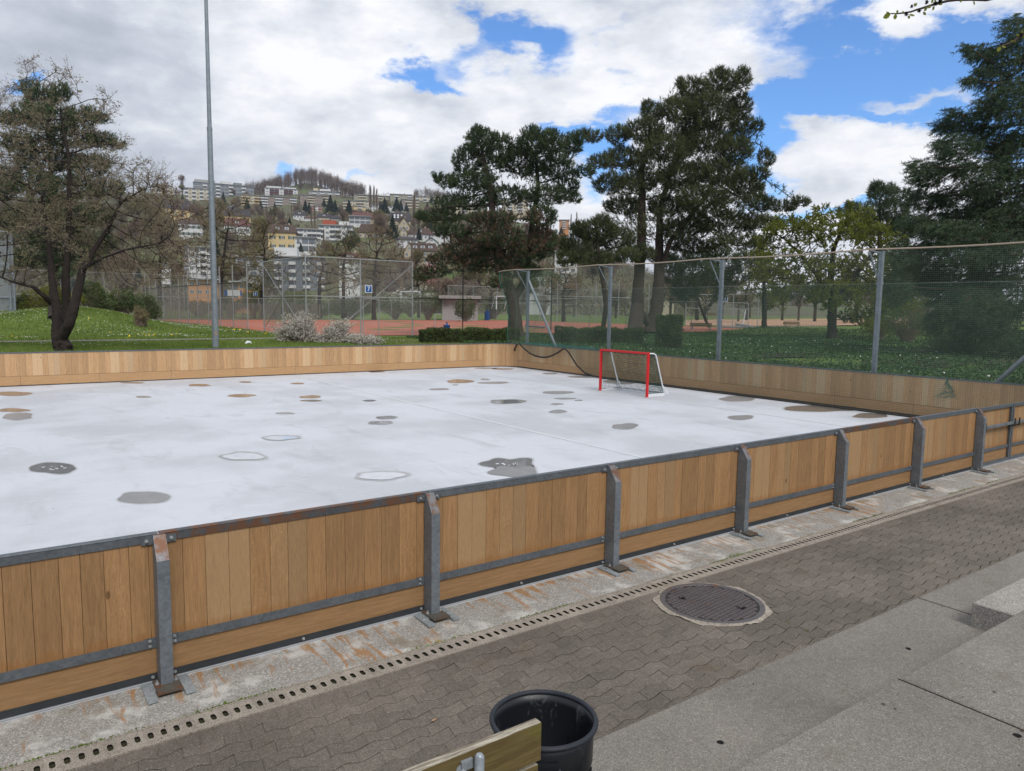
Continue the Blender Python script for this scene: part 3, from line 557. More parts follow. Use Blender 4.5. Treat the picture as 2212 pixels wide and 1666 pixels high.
# rounded corner with narrow slats
T=thing('rink_barrier','rounded corner barrier of narrow oak slats beside the hanging net','barrier',(17.8,25.6,0))
cc=[]; R_=1.05
for k in range(19):
    a=k/18; t_=a; P=np.array([17.17,YF])*(1-t_)**2+2*t_*(1-t_)*np.array([18.2,YF-.02])+t_*t_*np.array([XR,25.15]); cc.append(P)
mb=MB(); mt=MB(); md=MB()
for k in range(18):
    p,q=cc[k],cc[k+1]; d=q-p; L=np.linalg.norm(d); d/=L; nrm=np.array([-d[1],d[0]])
    if nrm@np.array([1,1])<0: nrm=-nrm
    a=p+d*.002; b_=q-d*.002
    mb.prism([(a[0],a[1],.035),(b_[0],b_[1],.035),(b_[0]+nrm[0]*.03,b_[1]+nrm[1]*.03,.035),(a[0]+nrm[0]*.03,a[1]+nrm[1]*.03,.035)],(0,0,.93))
    a=p-nrm*.012; b_=q-nrm*.012; mt.prism([(a[0],a[1],.966),(b_[0],b_[1],.966),(b_[0]+nrm[0]*.06,b_[1]+nrm[1]*.06,.966),(a[0]+nrm[0]*.06,a[1]+nrm[1]*.06,.966)],(0,0,.034))
    md.prism([(p[0],p[1],.001),(q[0],q[1],.001),(q[0]+nrm[0]*.05,q[1]+nrm[1]*.05,.001),(p[0]+nrm[0]*.05,p[1]+nrm[1]*.05,.001)],(0,0,.03))
mb.build('slat_panel',M_ipl,T); mt.build('top_rail',M_rail,T); md.build('bottom_rail',M_dark,T)
T=thing('rink_barrier','right-hand barrier of oak planks behind the red goal and the net','barrier',(XR,15,0))
kj=[25.15-2.05*k for k in range(10)][::-1]; kj[0]=YN+.03
for i in range(len(kj)-1):
    a,b_=kj[i],kj[i+1]
    mb=MB(); planks(mb,a,b_,XR,XR+.03,.30,.965,ax=1); mb.build('plank_panel',M_isd,T)
    MB().box(XR-.002,XR+.03,a+.003,b_-.003,.05,.292).build('kick_board',M_iky,T)
    MB().box(XR-.012,XR+.05,a,b_,.966,1.0).build('top_rail',M_rail,T)
    for yy in (a+.05,b_-.05):
        for zz in(.09,.25): MB().tube([(XR-.002,yy,zz),(XR-.005,yy,zz)],.008,8).build('bolt',M_bolt,T)
MB().box(XR+.004,XR+.02,YN+.03,25.15,.001,.049).build('bottom_rail',M_dark,T)
MB().box(XR+.035,XR+.05,YN+.03,25.15,0,.96).build('dark_gap_sheet',M_dark,T)  # same added dark sheet, darkens gaps in the side planks
# ---------------------------------------------------------------- puddles
def blob(cx,cy,rx,ry,n=40,seed=0,rough=.18):
    rr=random.Random(seed); ph=[rr.uniform(0,6.3) for _ in range(5)]; am=[rough*rr.uniform(.3,1)/(i+1)**.7 for i in range(5)]
    return [(cx+rx*math.cos(a)*(1+sum(am[i]*math.sin((i+2)*a+ph[i]) for i in range(5))),cy+ry*math.sin(a)*(1+sum(am[i]*math.sin((i+2)*a+ph[i]) for i in range(5)))) for a in (2*PI*j/n for j in range(n))]
def zF(zx,zy): return .5147*zx,748.2+.5147*zy
PU=[]  # px,py,rx,ry (pixels), material, inner
for zx,zy,rx,ry,m_,inner in ((50,199,80,9,M_wbr,0),(55,268,62,8,M_wbr,0),(75,294,66,14,M_wet,0),(222,511,106,21,M_water,2),(604,635,104,26,M_wet,0),(1022,462,92,19,M_wet,1),(1178,384,80,11,M_wet,1),(1600,543,116,19,M_wet,1),(1622,299,44,7,M_water,2),(1597,321,53,8,M_water,2),
  (2135,492,100,25,M_water,2),(2165,528,95,26,M_wet,0),(836,163,46,5,M_wbr,0),(1013,207,53,7,M_wbr,0),(1302,212,46,6,M_wbr,0),(1306,228,42,4,M_wbr,0),(1248,156,32,3,M_wbr,0),(1030,150,27,3,M_wbr,0),(558,153,47,3,M_wbr,0),(601,212,32,4,M_wet,0),(1196,281,42,4,M_wet,0),(1550,228,30,3.5,M_water,0),(1843,180,41,4,M_wet,0),(1930,147,62,7,M_wbr,0),(2070,153,72,4,M_wet,0),(2036,139,20,3,M_wet,0),(2130,232,78,9,M_water,0),(1582,107,35,2.5,M_wbr,0),(1910,162,14,2,M_wet,0),(2040,92,45,3,M_wet,0)):
    x,y=zF(zx,zy); PU.append((x,y,rx*.5147,ry*.5147,m_,inner))
for x,y,rx,ry,m_,inner in ((1350,921,29,6,M_wet,0),(1600,902,28,5,M_wet,0),(1595,861,40,6,M_wet,0),(1780,882,80,8,M_wbr,0),(1880,898,40,5,M_wbr,0),(1205,848,36,3,M_wet,0),(1220,861,22,2,M_wet,0),(1250,865,9,1.3,M_wet,0),(1203,873,13,2,M_wet,0),(1205,889,20,3.5,M_wet,0),(1340,825,33,5,M_wet,0),(1188,807,16,1.6,M_wet,0),(1258,814,30,2.3,M_wet,0),(1085,797,25,2,M_wet,0)):
    PU.append((x,y,rx,ry,m_,inner))
for i,(x,y,rx,ry,m_,inner) in enumerate(PU):
    pts=blob(x,y,rx,ry,44,i+3,.30 if i in(10,11) else .12); q=[gnd(a,b,.004+(.002 if i==11 else 0)) for a,b in pts]; q=[p for p in q if p[1]>YN+.05 and p[1]<YF-.02 and p[0]<XR-.02]
    struct(MB().add(q,[tuple(range(len(q)))]).build('puddle',M_ring if inner==1 else m_))
    q=[gnd(x+(a-x)*1.07+.6,y+(b-y)*1.16,.002) for a,b in pts]; q=[p for p in q if p[1]>YN+.05 and p[1]<YF-.02 and p[0]<XR-.02]
    struct(MB().add(q,[tuple(range(len(q)))]).build('puddle_edge',M_damp))
    if inner==1:
        q=[gnd(x+(a-x)*.86,y+(b-y)*.78,.008) for a,b in pts]; struct(MB().add(q,[tuple(range(len(q)))]).build('puddle',M_film))
    if inner==2:
        for k in range(9 if rx>30 else 5):
            a=random.uniform(0,6.3); rr=random.random()**.5*.5; cx,cy=x+rx*rr*math.cos(a),y+ry*rr*math.sin(a); q=[gnd(u,v,.0095) for u,v in blob(cx,cy,rx*random.uniform(.02,.09),ry*random.uniform(.05,.13),9,k+50*i,.4)]
            struct(MB().add(q,[tuple(range(len(q)))]).build('slush',M_ice))
# ---------------------------------------------------------------- goal
gx_,gl,gr_=15.43,16.74,14.77; GH=1.26
T=thing('hockey_goal','small hockey goal with red posts and white back frame on the rink','goal',(gx_,15.75,0))
for y in (gl,gr_): MB().box(gx_-.03,gx_+.03,y-.03,y+.03,.002,GH-.032,0,.003).build('goal_post',M_red,T)
MB().box(gx_-.031,gx_+.031,gr_-.032,gl+.032,GH-.031,GH+.03,0,.004).build('crossbar',M_red,T)
bx_=gx_+.78
mb=MB(); mb.box(gx_+.03,bx_,gl-.025,gl-.01,.004,.09); mb.box(gx_+.03,bx_,gr_+.01,gr_+.025,.004,.09); mb.box(bx_+.001,bx_+.014,gr_+.01,gl-.01,.004,.09); mb.build('base_frame',M_white,T)
for y in (gl-.05,gr_+.05):
    mb=MB(); mb.tube([(gx_+.03,y,GH-.01),(gx_+.28,y,GH-.015),(gx_+.36,y,GH-.06),(gx_+.40,y,GH-.16),(bx_-.03,y,.09)],.022,8); mb.build('back_strut',M_white,T,True)
    mb=MB(); yb=y; mb.tube([(bx_-.08,yb,.30),(bx_-.02,yb-.16,.06)],.012,6); mb.tube([(bx_-.08,yb,.30),(bx_-.02,yb+.16,.06)],.012,6); mb.build('foot_brace',M_white,T)
def netlines(mb,fn,nu,nv,su,sv,r,k=3):
    for i in range(nu+1):
        mb.tube([fn(i/nu,j/sv) for j in range(sv+1)],r,k,False)
    for j in range(nv+1):
        mb.tube([fn(i/su,j/nv) for i in range(su+1)],r,k,False)
def gp(u,v):
    # v 0 top at crossbar -> 1 bottom back
    prof=[(0,GH-.03),(.28,GH-.05),(.40,GH-.2),(.76,.06)]; s=v*3; i=min(2,int(s)); f=s-i
    L=[.28,.19,1.12]; tot=sum(L); d=v*tot; i=0
    while i<2 and d>L[i]: d-=L[i]; i+=1
    f=min(1,d/L[i]); a,b_=prof[i],prof[i+1]; x=gx_+a[0]+(b_[0]-a[0])*f; z=a[1]+(b_[1]-a[1])*f
    sag=math.sin(u*PI)*math.sin(v*PI); return (x+.05*sag*math.sin(v*9),gr_+.04+u*(gl-gr_-.08),z-.07*sag*(1 if v<.4 else .4)+.01*math.sin(u*40+v*17))
mb=MB(); netlines(mb,gp,38,30,20,16,.0042)
for y in (gl-.04,gr_+.04):
    def sp_(u,v):
        zt=GH-.03; z=zt*(1-v)+.06*v; xm=gx_+min(.76,.28+(GH-z)*.42); return (gx_+.03+(xm-gx_-.03)*u,y+.03*math.sin(u*PI)*math.sin(v*7),z)
    netlines(mb,sp_,13,24,8,12,.0042)
mb.build('goal_net',M_gnet,T)
# ---------------------------------------------------------------- safety net fence on the right
T=thing('net_fence','tall fence of galvanised posts carrying a rope-hung ball net along the right side','fence',(18.8,15,0))
XF=18.8; XN=18.17
for y in (25,20,15,10,5,0):
    mb=MB(); mb.box(XF-.05,XF+.05,y-.05,y+.05,0.0,4.05); p=mb.build('post',M_fpost,T)
    mb=MB(); mb.box(XF-.06,XF+.06,y-.06,y+.06,4.052,4.064); mb.bar((XF-.055,y,4.02),(XN,y,4.07),.03,.03); mb.build('arm',M_fpost,p)
    MB().bar((XF-.055,y,3.28),(XN+.05,y,4.02),.028).build('strut',M_fpost,p)
    mb=MB(); mb.box(XF-.062,XF+.062,y-.062,y+.062,3.22,3.30); mb.build('clamp',M_fpost,p)
MB().tube([(XF,24.93,3.62),(XF+.05,22.85,.55)],.055,10).build('brace',M_pole,T,True)
MB().tube([(XF,5.07,3.4),(XF+.05,7.5,.55)],.055,10).build('brace',M_pole,T,True)
MB().tube([(XF+.1,25.3,1.75),(XF+.15,24.0,1.72)],.035,8).build('rail',M_pole,T,True)
pts=[(XN,y,4.08-.045*math.sin(((y-.0)%5)/5*PI)) for y in np.arange(0,26.4,.4)]+[(XN,26.25,4.02)]
MB().tube(pts,.019,8).build('top_rope',M_rope,T,True)
# chain link between posts (green coated, diagonal wires)
def diag_mesh(mb,P0,U,Lu,z0,z1,cell,r,k=3,zf=None):
    "crossing diagonal wires on a vertical panel starting at P0 along unit U"
    H=z1-z0; P0=np.array(P0,float); U=np.array(U,float)
    n=int((Lu+H)/cell)
    for i in range(n+1):
        s=i*cell
        for sg in(1,-1):
            a0=s-H; b0=s   # rising line from (a0,z0) to (b0,z1)
            ta=max(0,a0); tb=min(Lu,b0)
            if tb<=ta: continue
            za=z0+(ta-a0); zb=z0+(tb-a0)
            if sg<0: ta,tb=Lu-ta,Lu-tb
            A=P0+U*ta; B=P0+U*tb; mb.tube([(A[0],A[1],za),(B[0],B[1],zb)],r,k,False)
    return mb
mb=MB(); diag_mesh(mb,(XF+.06,0,0),(0,1,0),25.0,.72,3.25,.062,.0015); mb.build('chain_link',M_wired,T)
MB().tube([(XF+.06,0,3.25),(XF+.06,25,3.25)],.003,4).build('wire',M_wire,T)
# ball net: traced lower edge
low=[(1122,742),(1127,748),(1144,763),(1157,769),(1170,772),(1182,772),(1194,768),(1207,761),(1218,753),(1223,755),(1230,763),(1247,790),(1264,806),(1282,812.5),(1300,815.5)]
lp=[onp(a,b,0,XN) for a,b in low]; ly=np.array([p[1] for p in lp]); lz=np.array([max(.02,p[2]) for p in lp]); od=np.argsort(ly); ly,lz=ly[od],lz[od]
def zbot(y): return float(np.interp(y,ly,lz)) if y>ly[0] else .02
YL=26.2
def netP(y,t_):
    "t 0 = top rope, 1 = lower edge"
    zt=4.08-.045*math.sin((y%5)/5*PI)-.02-.035*abs(math.sin(y*2.1)); zb=zbot(min(y,ly[-1])); z=zt+(zb-zt)*t_
    yy=y
    if y>23.5: 
        k=(y-23.5)/(YL-23.5); yy=y-k*k*(.75*math.sin(min(1,t_*1.15)*PI*.5))+.1*k*math.sin(t_*9)
    x=XN+.05*math.sin(yy*1.7+t_*2.5)*math.sin(t_*PI)+.025*math.sin(yy*5.1+1+t_*4)*t_+(.10*t_ if y<22 else 0)
    if y>21.0: x+= .10*math.sin(t_*PI)*ss((y-21)/2)*math.sin(y*4)
    x=min(x,XR-.03) if z<1.05 else x
    return (x,yy,z)
mb=MB(); cell=.047; y=3.0
while y<YL:
    mb.tube([netP(y,j/14) for j in range(15)],.0023,3,False); y+=cell
nv=int(4.05/cell)
for j in range(nv+1): mb.tube([netP(yy,j/nv) for yy in np.arange(3.0,YL+.01,.22)],.0023,3,False)
mb.build('ball_net',M_net,T)
mb=MB()
for j in range(3): mb.tube([np.array(netP(YL,t_))+np.array([.012*math.sin(t_*30+j*2),.012*math.cos(t_*25+j*2),0]) for t_ in np.linspace(0,1,40)],.006,4,False)
# surplus net lying over the barrier top behind the board
for k in range(46):
    y0=20.6+k*.1; mb.tube([(XR+.0,y0,1.004),(XR+.15,y0+.03,1.015),(XR+.45,y0+.1*math.sin(k),1.0+.10*ss((y0-20.5)/2)*(.5+.5*math.sin(k*.3))),(XR+.75,y0+.15,.98)],.0035,3,False)
for k in range(14): mb.tube([(XR+.05+k*.05,y0,1.012+.05*math.sin(y0*2+k*.3)**2) for y0 in np.arange(20.6,25.2,.2)],.0035,3,False)
mb.build('net_surplus',M_netg,T)
pts=[(XN-.01,yy,.02+.004*math.sin(yy*9)) for yy in np.arange(3.0,ly[0],.3)]+[(XN-.01,a,b) for a,b in zip(ly,lz)]
MB().tube(pts,.036,6).build('bottom_rope',M_brope,T,True)
MB().tube([(XR-.04,25.12,.98),(XR-.06,25.16,.88),(XR-.05,25.26,.80),(XR-.05,25.3,.70),(XR-.05,25.2,.74)],.028,8).build('rope_end',M_brope,T,True)
mb=MB()
for k in range(9): mb.tube([(XR-.05+random.uniform(-.02,.02),8.0+random.uniform(-.06,.06)*s_,.98-.09*s_) for s_ in range(6)],.005,3,False)
mb.build('repair_knot',M_netg,T)
# ---------------------------------------------------------------- vegetation tools
def runit(n):
    v=rng.normal(0,1,(n,3)); return v/np.linalg.norm(v,axis=1,keepdims=True)
def leaves(C,L,Wd,D=None,flat=0.0):
    n=len(C); d=runit(n) if D is None else D+runit(n)*.6; d/=np.linalg.norm(d,axis=1,keepdims=True)
    q=runit(n); q[:,2]*=(1-flat); s=np.cross(d,q); s/=np.linalg.norm(s,axis=1,keepdims=True)+1e-9
    L=np.broadcast_to(np.asarray(L,float),(n,))[:,None]*rng.uniform(.6,1.3,(n,1)); Wd=np.broadcast_to(np.asarray(Wd,float),(n,))[:,None]*rng.uniform(.7,1.2,(n,1))
    V=np.stack([C-d*L*.5,C+s*Wd*.5,C+d*L*.5,C-s*Wd*.5],1).reshape(-1,3); return V,np.arange(4*n).reshape(n,4)
def tufts(C,A,m,L,wd,spread=.75):
    n=len(C); C2=np.repeat(C,m,0); A2=np.repeat(A,m,0); d=A2+runit(n*m)*spread; d/=np.linalg.norm(d,axis=1,keepdims=True)
    s=np.cross(d,runit(n*m)); s/=np.linalg.norm(s,axis=1,keepdims=True)+1e-9; l=L*rng.uniform(.6,1.15,(n*m,1))
    up_=A2*.9; up_[:,2]+=.3; o=C2+up_*rng.uniform(-.55,.5,(n*m,1))*L
    V=np.stack([o-s*wd*.5,o+s*wd*.5,o+d*l],1).reshape(-1,3); return V,np.arange(3*n*m).reshape(n*m,3)
def segs(P0,P1,R0,R1,k):
    d=P1-P0; L=np.linalg.norm(d,axis=1,keepdims=True)+1e-9; d=d/L
    a=np.where(np.abs(d[:,2:3])<.9,np.array([[0,0,1.0]]),np.array([[1.0,0,0]])); u=np.cross(a,d); u/=np.linalg.norm(u,axis=1,keepdims=True); v=np.cross(d,u)
    P0=P0-d*R0[:,None]*.4; P1=P1+d*R1[:,None]*.4
    th=2*PI*np.arange(k)/k; ring=np.cos(th)[None,:,None]*u[:,None,:]+np.sin(th)[None,:,None]*v[:,None,:]
    A=P0[:,None,:]+ring*R0[:,None,None]; B=P1[:,None,:]+ring*R1[:,None,None]; n=len(P0)
    V=np.concatenate([A,B],1).reshape(-1,3); base=(np.arange(n)*2*k)[:,None,None]; j=np.arange(k)
    f=np.stack([j,(j+1)%k,(j+1)%k+k,j+k],1)[None]; return V,(base+f).reshape(-1,4)
def merge(parts):
    V=[];F=[];o=0
    for v,f in parts: V.append(v); F.append(f+o); o+=len(v)
    return np.concatenate(V),np.concatenate(F)
def grow(stems,att,step,infl,kill,iters=90,jit=.15,droop=0.0):
    nodes=[];par=[]
    for st in stems:
        st=[np.array(p,float) for p in st]
        if nodes:
            j=int(np.argmin([np.linalg.norm(n-st[0]) for n in nodes])); last=j
        else: nodes.append(st[0]); par.append(-1); last=0
        for a,b in zip(st[:-1],st[1:]):
            L=np.linalg.norm(b-a); k=max(1,int(L/step))
            for i in range(1,k+1):
                nodes.append(a+(b-a)*i/k); par.append(last); last=len(nodes)-1
    att=[np.array(a) for a in att]
    for it in range(iters):
        if not att: break
        kd=kdtree.KDTree(len(nodes))
        for i,p in enumerate(nodes): kd.insert(p,i)
        kd.balance(); acc={}; keep=[]
        for a in att:
            co,i,d=kd.find(a)
            if d<kill: continue
            keep.append(a)
            if d<infl: acc.setdefault(i,[]).append((a-nodes[i])/d)
        att=keep
        if not acc:
            infl*=1.5
            if infl>60: break
            continue
        for i,ds in acc.items():
            d=np.sum(ds,0)+rng.normal(0,jit,3); d[2]-=droop; d/=np.linalg.norm(d)+1e-9; nodes.append(nodes[i]+d*step); par.append(i)
    N=np.array(nodes); par=np.array(par); w_=np.zeros(len(N)); ch=np.zeros(len(N),int)
    for i in range(len(N)-1,0,-1):
        if ch[i]==0: w_[i]=1
        w_[par[i]]+=w_[i]; ch[par[i]]+=1
    return N,par,w_,ch
def radii(wt,rb,rt,p=.5): return rt+(rb-rt)*(wt/wt.max())**p
def envelope_points(clumps,dz,per=26,dj=.8,shell=.35):
    "clumps traced as (px,py,rx,ry[,depth shift m, density]); returns world points filling the crown"
    out=[]; own=[]
    for ci,c in enumerate(clumps):
        x,y,rx,ry=c[:4]; off=c[4] if len(c)>4 else rng.normal(0,1)*dj; den=c[5] if len(c)>5 else 1
        s=dz/FPX; r=(rx+ry)/2*s; n=max(4,int(per*den*(rx*ry/1400)**.75*(1 if s<.04 else 1)))
        u=runit(n)*(rng.uniform(shell,1,(n,1))**(1/2.2))
        d=dz+off; 
        for a in u: out.append(at(x+a[0]*rx,y+a[1]*ry,d+a[2]*r*.9)); own.append(ci)
    return np.array(out),np.array(own)
def skeleton_mesh(N,par,rad,kbig=7):
    P=np.arange(1,len(N)); P0=N[par[P]]; P1=N[P]; R0=np.minimum(rad[par[P]],rad[P]*1.6+.004); R1=rad[P]; out=[]
    # normalise: one side count per call, merged
    for lo,hi,k in((0,.02,3),(.02,.07,5),(.07,9,9)):
        m=(R1>=lo)&(R1<hi)
        if m.any(): out.append(segs(P0[m],P1[m],R0[m],R1[m],k))
    return merge(out)
def trunk_tube(path,rad,k=14,rough=.12,flare=1.18):
    mb=MB(); path=[np.array(p,float) for p in path]; Q=[];Rr=[]
    for i in range(len(path)-1):
        n=8
        for j in range(n):
            t_=j/n; Q.append(path[i]*(1-t_)+path[i+1]*t_); Rr.append(rad[i]*(1-t_)+rad[i+1]*t_)
    Q.append(path[-1]); Rr.append(rad[-1]); Rr[0]*=flare; Rr[1]*=1+(flare-1)*.45
    mb.tube(Q,Rr,k,False); V=np.array(mb.v); V+=rng.normal(0,1,V.shape)*np.repeat(np.array(Rr),k)[:len(V),None]*rough*.5
    mb.v=[tuple(v) for v in V]; return mb
def up(v): return at(*v)
# ---- pines
def pine(name,label,base,dz,clumps,stems,rb,per=48,tper=1.0,mat=M_pine,dead=(),m=12,L=.21,wd=.036,group='tall pines around the courts',dj=.9,droop=0,cat='tree',barkm=M_pinebark,trk=None,density=1.0,spread=.85,upw=.75):
    T=thing(name,label,cat,(base[0],base[1],base[2]),0,group)
    att,own=envelope_points(clumps,dz,per,dj); N,par,wt,ch=grow(stems,att,.38*dz/45,40,.55*dz/45,70)
    rad=radii(wt,rb*.8,.012,.55); VB=skeleton_mesh(N,par,rad)
    if trk:
        for path,rr in trk: trunk_tube(path,rr).build('trunk',barkm,T,True)
    # tufts around attractors + tips
    s=dz/FPX; C=[];DD=[]
    for ci,c in enumerate(clumps):
        x,y,rx,ry=c[:4]; pts=att[own==ci]; off=float(np.mean([depth(p) for p in pts])); r=(rx+ry)/2*s
        n=int(density*tper*rx*ry*s*s*400*(c[5] if len(c)>5 else 1)+12); u=runit(n); u*=rng.uniform(.25,1,(n,1))**.45; u[:,1]-=.12
        P=np.array([at(x+a[0]*rx*1.04,y+a[1]*ry*1.10,off+a[2]*r*.95) for a in u]); C.append(P)
        cc=at(x,y,off); d=P-cc; d/=np.linalg.norm(d,axis=1,keepdims=True)+1e-9; d[:,2]+=upw; d/=np.linalg.norm(d,axis=1,keepdims=True); DD.append(d)
    nb=N[(wt<=2)&(N[:,2]>base[2]+2.5)]; nb=np.repeat(nb,5,0)+rng.normal(0,.16*dz/45,(len(nb)*5,3)); C.append(nb); ub=runit(len(nb)); ub[:,2]+=.7; DD.append(ub/np.linalg.norm(ub,axis=1,keepdims=True))
    C=np.concatenate(C); DD=np.concatenate(DD)
    # pull points towards the nearest branch so the foliage forms plates with gaps
    kd=kdtree.KDTree(len(N)); 
    for i,p in enumerate(N): kd.insert(p,i)
    kd.balance(); near=np.array([N[kd.find(p)[1]] for p in C]); dist=np.linalg.norm(near-C,axis=1); pull=np.clip((dist-.30*dz/45)/(dist+1e-6),0,.8)[:,None]; C=C+(near-C)*pull*.22
    isd=np.zeros(len(C),bool)
    for dx,dy,dr,pr in dead:
        q=C-CO; zz=q@FW; px=CW/2+FPX*(q@RT)/zz; py=CH/2-FPX*(q@UP)/zz; isd|=((px-dx)**2+((py-dy)*1.6)**2<dr*dr)&(rng.random(len(C))<pr)
    V,F=merge([VB,segs(near[::3],C[::3],np.full(len(C[::3]),.009),np.full(len(C[::3]),.005),3)])
    npmesh('branches',V,F,barkm,T)
    V,F=tufts(C[~isd],DD[~isd],m,L,wd,spread); npmesh('crown',V,F,mat,T)
    if isd.any(): V,F=tufts(C[isd],DD[isd],m,L*.9,wd,spread); npmesh('dead_foliage',V,F,M_pined,T)
    return T
B=gnd(1115,730); dz=depth(B)
p1=[(1040,310,38,30),(1010,350,35,32),(1080,325,40,32),(1030,295,14,22),(1150,310,34,32),(1151,290,12,18),(1190,310,28,28),(1186,296,12,16),(1235,315,24,26),(1248,300,14,14),(1120,355,50,30),(1200,360,40,26),(1262,374,28,13),(1020,395,55,22),(962,396,26,13),(945,384,10,10),(1000,438,66,18),(1095,425,50,22),(1180,425,50,20),(1228,402,28,18),(1240,430,16,12),(950,470,52,14),(910,468,16,8),(1060,475,60,18),(1170,470,36,22),(980,500,50,15),(1080,515,60,22),(1010,540,58,22),(930,590,44,14),(905,600,16,8),(1060,565,70,28),(1150,540,50,26),(1120,588,50,18),(965,562,50,14),(1080,612,26,12),(1180,520,30,26),(1100,390,95,60,0,.15),(1080,500,110,50,0,.2),(1170,350,70,50,0,.15)]
def P(x,y,o=0): return at(x,y,dz+o)
tA=[B,P(1113,690),P(1108,650),P(1099,620),P(1080,570),P(1066,500),P(1062,430),P(1052,370),P(1040,320)]
tB=[P(1108,650),P(1132,610,.8),P(1141,560,1),P(1150,480,1),P(1163,410,1),P(1158,340,.8)]
pine('pine_tree','dark pine with brown dead patches left of the hanging net, trunk behind the hedge',B,dz,p1,[tA,tB],.36,dead=((1100,500,95,.45),(980,545,60,.5),(1060,590,70,.35),(920,600,40,.4),(1190,520,50,.4)),trk=[(tA,[.50,.40,.37,.33,.27,.23,.19,.14,.08]),(tB,[.26,.22,.20,.17,.13,.08])])
B=gnd(1385,722); dz=depth(B)
p2=[(1560,180,40,28),(1559,160,10,14),(1606,172,18,24),(1500,195,34,26),(1470,185,10,16),(1600,228,26,24),(1470,240,40,28),(1540,240,56,36),(1410,245,26,20),(1397,228,9,12),(1390,285,46,26),(1335,295,28,22),(1282,298,22,12),(1264,288,8,8),(1605,275,30,26),(1520,300,62,34),(1440,325,54,30),(1590,325,36,28),(1345,345,44,24),(1295,352,26,16),(1638,272,12,12),(1560,375,56,30),(1470,385,54,30),(1380,395,44,24),(1315,400,36,22),(1610,405,44,24),(1520,435,62,30),(1440,448,44,22),(1345,448,44,20),(1640,440,34,18),(1655,345,20,18),(1640,375,26,14),(1690,448,34,13),(1730,438,20,10),(1570,485,70,26),(1480,498,56,24),(1655,485,44,16),(1600,525,72,16),(1500,535,56,14),(1380,548,40,16),(1530,290,76,84,0,.26),(1450,350,84,84,0,.30),(1550,430,100,70,0,.26),(1390,400,80,80,0,.24),(1590,340,40,60,0,.24),(1430,490,110,44,0,.28),(1460,270,60,60,0,.24)]
def P(x,y,o=0): return at(x,y,dz+o)
tA=[gnd(1372,726),P(1377,660),P(1378,628),P(1386,520),P(1387,420),P(1386,370),P(1400,311),P(1405,260)]
tB=[gnd(1403,722),P(1418,670,.6),P(1424,600,.8),P(1424,530,1),P(1425,455,1),P(1450,370,1),P(1500,280,1),P(1550,190,1)]
tC=[P(1424,600,.8),P(1447,522,0),P(1520,430,-.6),P(1580,330,-1)]
pine('pine_tree','tallest olive-green pine with two thick trunks behind the cube-shaped hedge',gnd(1388,724),dz,p2,[tA,tB,tC],.40,mat=M_pine2,tper=.8,m=12,L=.27,wd=.038,trk=[(tA,[.58,.48,.42,.34,.27,.21,.15,.08]),(tB,[.56,.48,.40,.30,.22,.16,.11,.06]),(tC,[.22,.16,.10,.05])])
# lower lighter pine between
dz2=dz-7
p3=[(1290,500,52,24),(1250,530,46,22),(1330,520,44,26),(1225,560,26,16),(1280,560,56,16),(1355,555,30,14),(1300,478,20,14),(1250,496,20,14)]
B=gnd(1300,728); 
def P(x,y,o=0): return at(x,y,dz2+o)
pine('pine_tree','low olive pine crown between the two tall pines above the net rope',B,dz2,p3,[[B,P(1310,660),P(1300,590),P(1290,530)]],.2,mat=M_pine2,m=14,L=.27,wd=.03,tper=.9)
# dark hanging clumps behind the net
p4=[(1480,625,36,26),(1500,590,50,24),(1448,590,30,24),(1535,605,30,22),(1560,575,44,18),(1620,562,44,18),(1430,560,30,14),(1590,600,30,18),(1545,545,40,12),(1490,560,50,14),(1640,590,26,18)]
B=gnd(1530,705,1.0); dzz=depth(B)*.9
def P(x,y,o=0): return at(x,y,dzz+o)
pine('pine_tree','small dark conifer seen through the net right of the two thick trunks',B,dzz,p4,[[B,P(1512,660),P(1495,600)]],.16,mat=M_pine,m=10,L=.34,wd=.05,tper=.5)
# pine behind the budding tree, left
B=gnd(115,690,1.5); dz=56.0
p5=[(64,190,22,16),(90,215,40,24),(130,205,28,22),(60,250,40,24),(110,260,60,28),(180,255,40,22),(215,258,20,10),(20,260,26,14),(150,300,70,24),(220,305,36,16),(250,315,20,9),(40,310,40,22),(100,350,80,26),(190,360,50,24),(60,400,70,26),(150,410,70,26),(230,410,40,20),(90,460,80,26),(190,470,60,24),(30,480,40,24),(120,520,80,26),(210,530,50,22),(60,560,60,20),(150,570,60,20),(10,400,40,40)]
def P(x,y,o=0): return at(x,y,dz+o)
pine('pine_tree','dark pine standing behind the budding tree on the left lawn',B,dz,p5,[[B,P(118,600),P(115,500),P(112,400),P(105,300),P(95,220)]],.35,m=10,L=.34,wd=.05,tper=.45)
# small pine right
dz=95.0; B=gnd(1905,700,.9)
p6=[(1905,425,34,24),(1895,405,14,12),(1925,412,16,12),(1860,458,32,18),(1835,448,12,10),(1930,458,36,24),(1822,458,14,8),(1960,425,16,14),(1900,490,50,22),(1850,500,40,20),(1950,500,30,26)]
def P(x,y,o=0): return at(x,y,dz+o)
pine('pine_tree','distant dark green pine between the spring-green tree and the big conifer',B,dz,p6,[[B,P(1900,600),P(1900,500),P(1900,430)]],.35,m=10,L=.5,wd=.075,tper=.25)
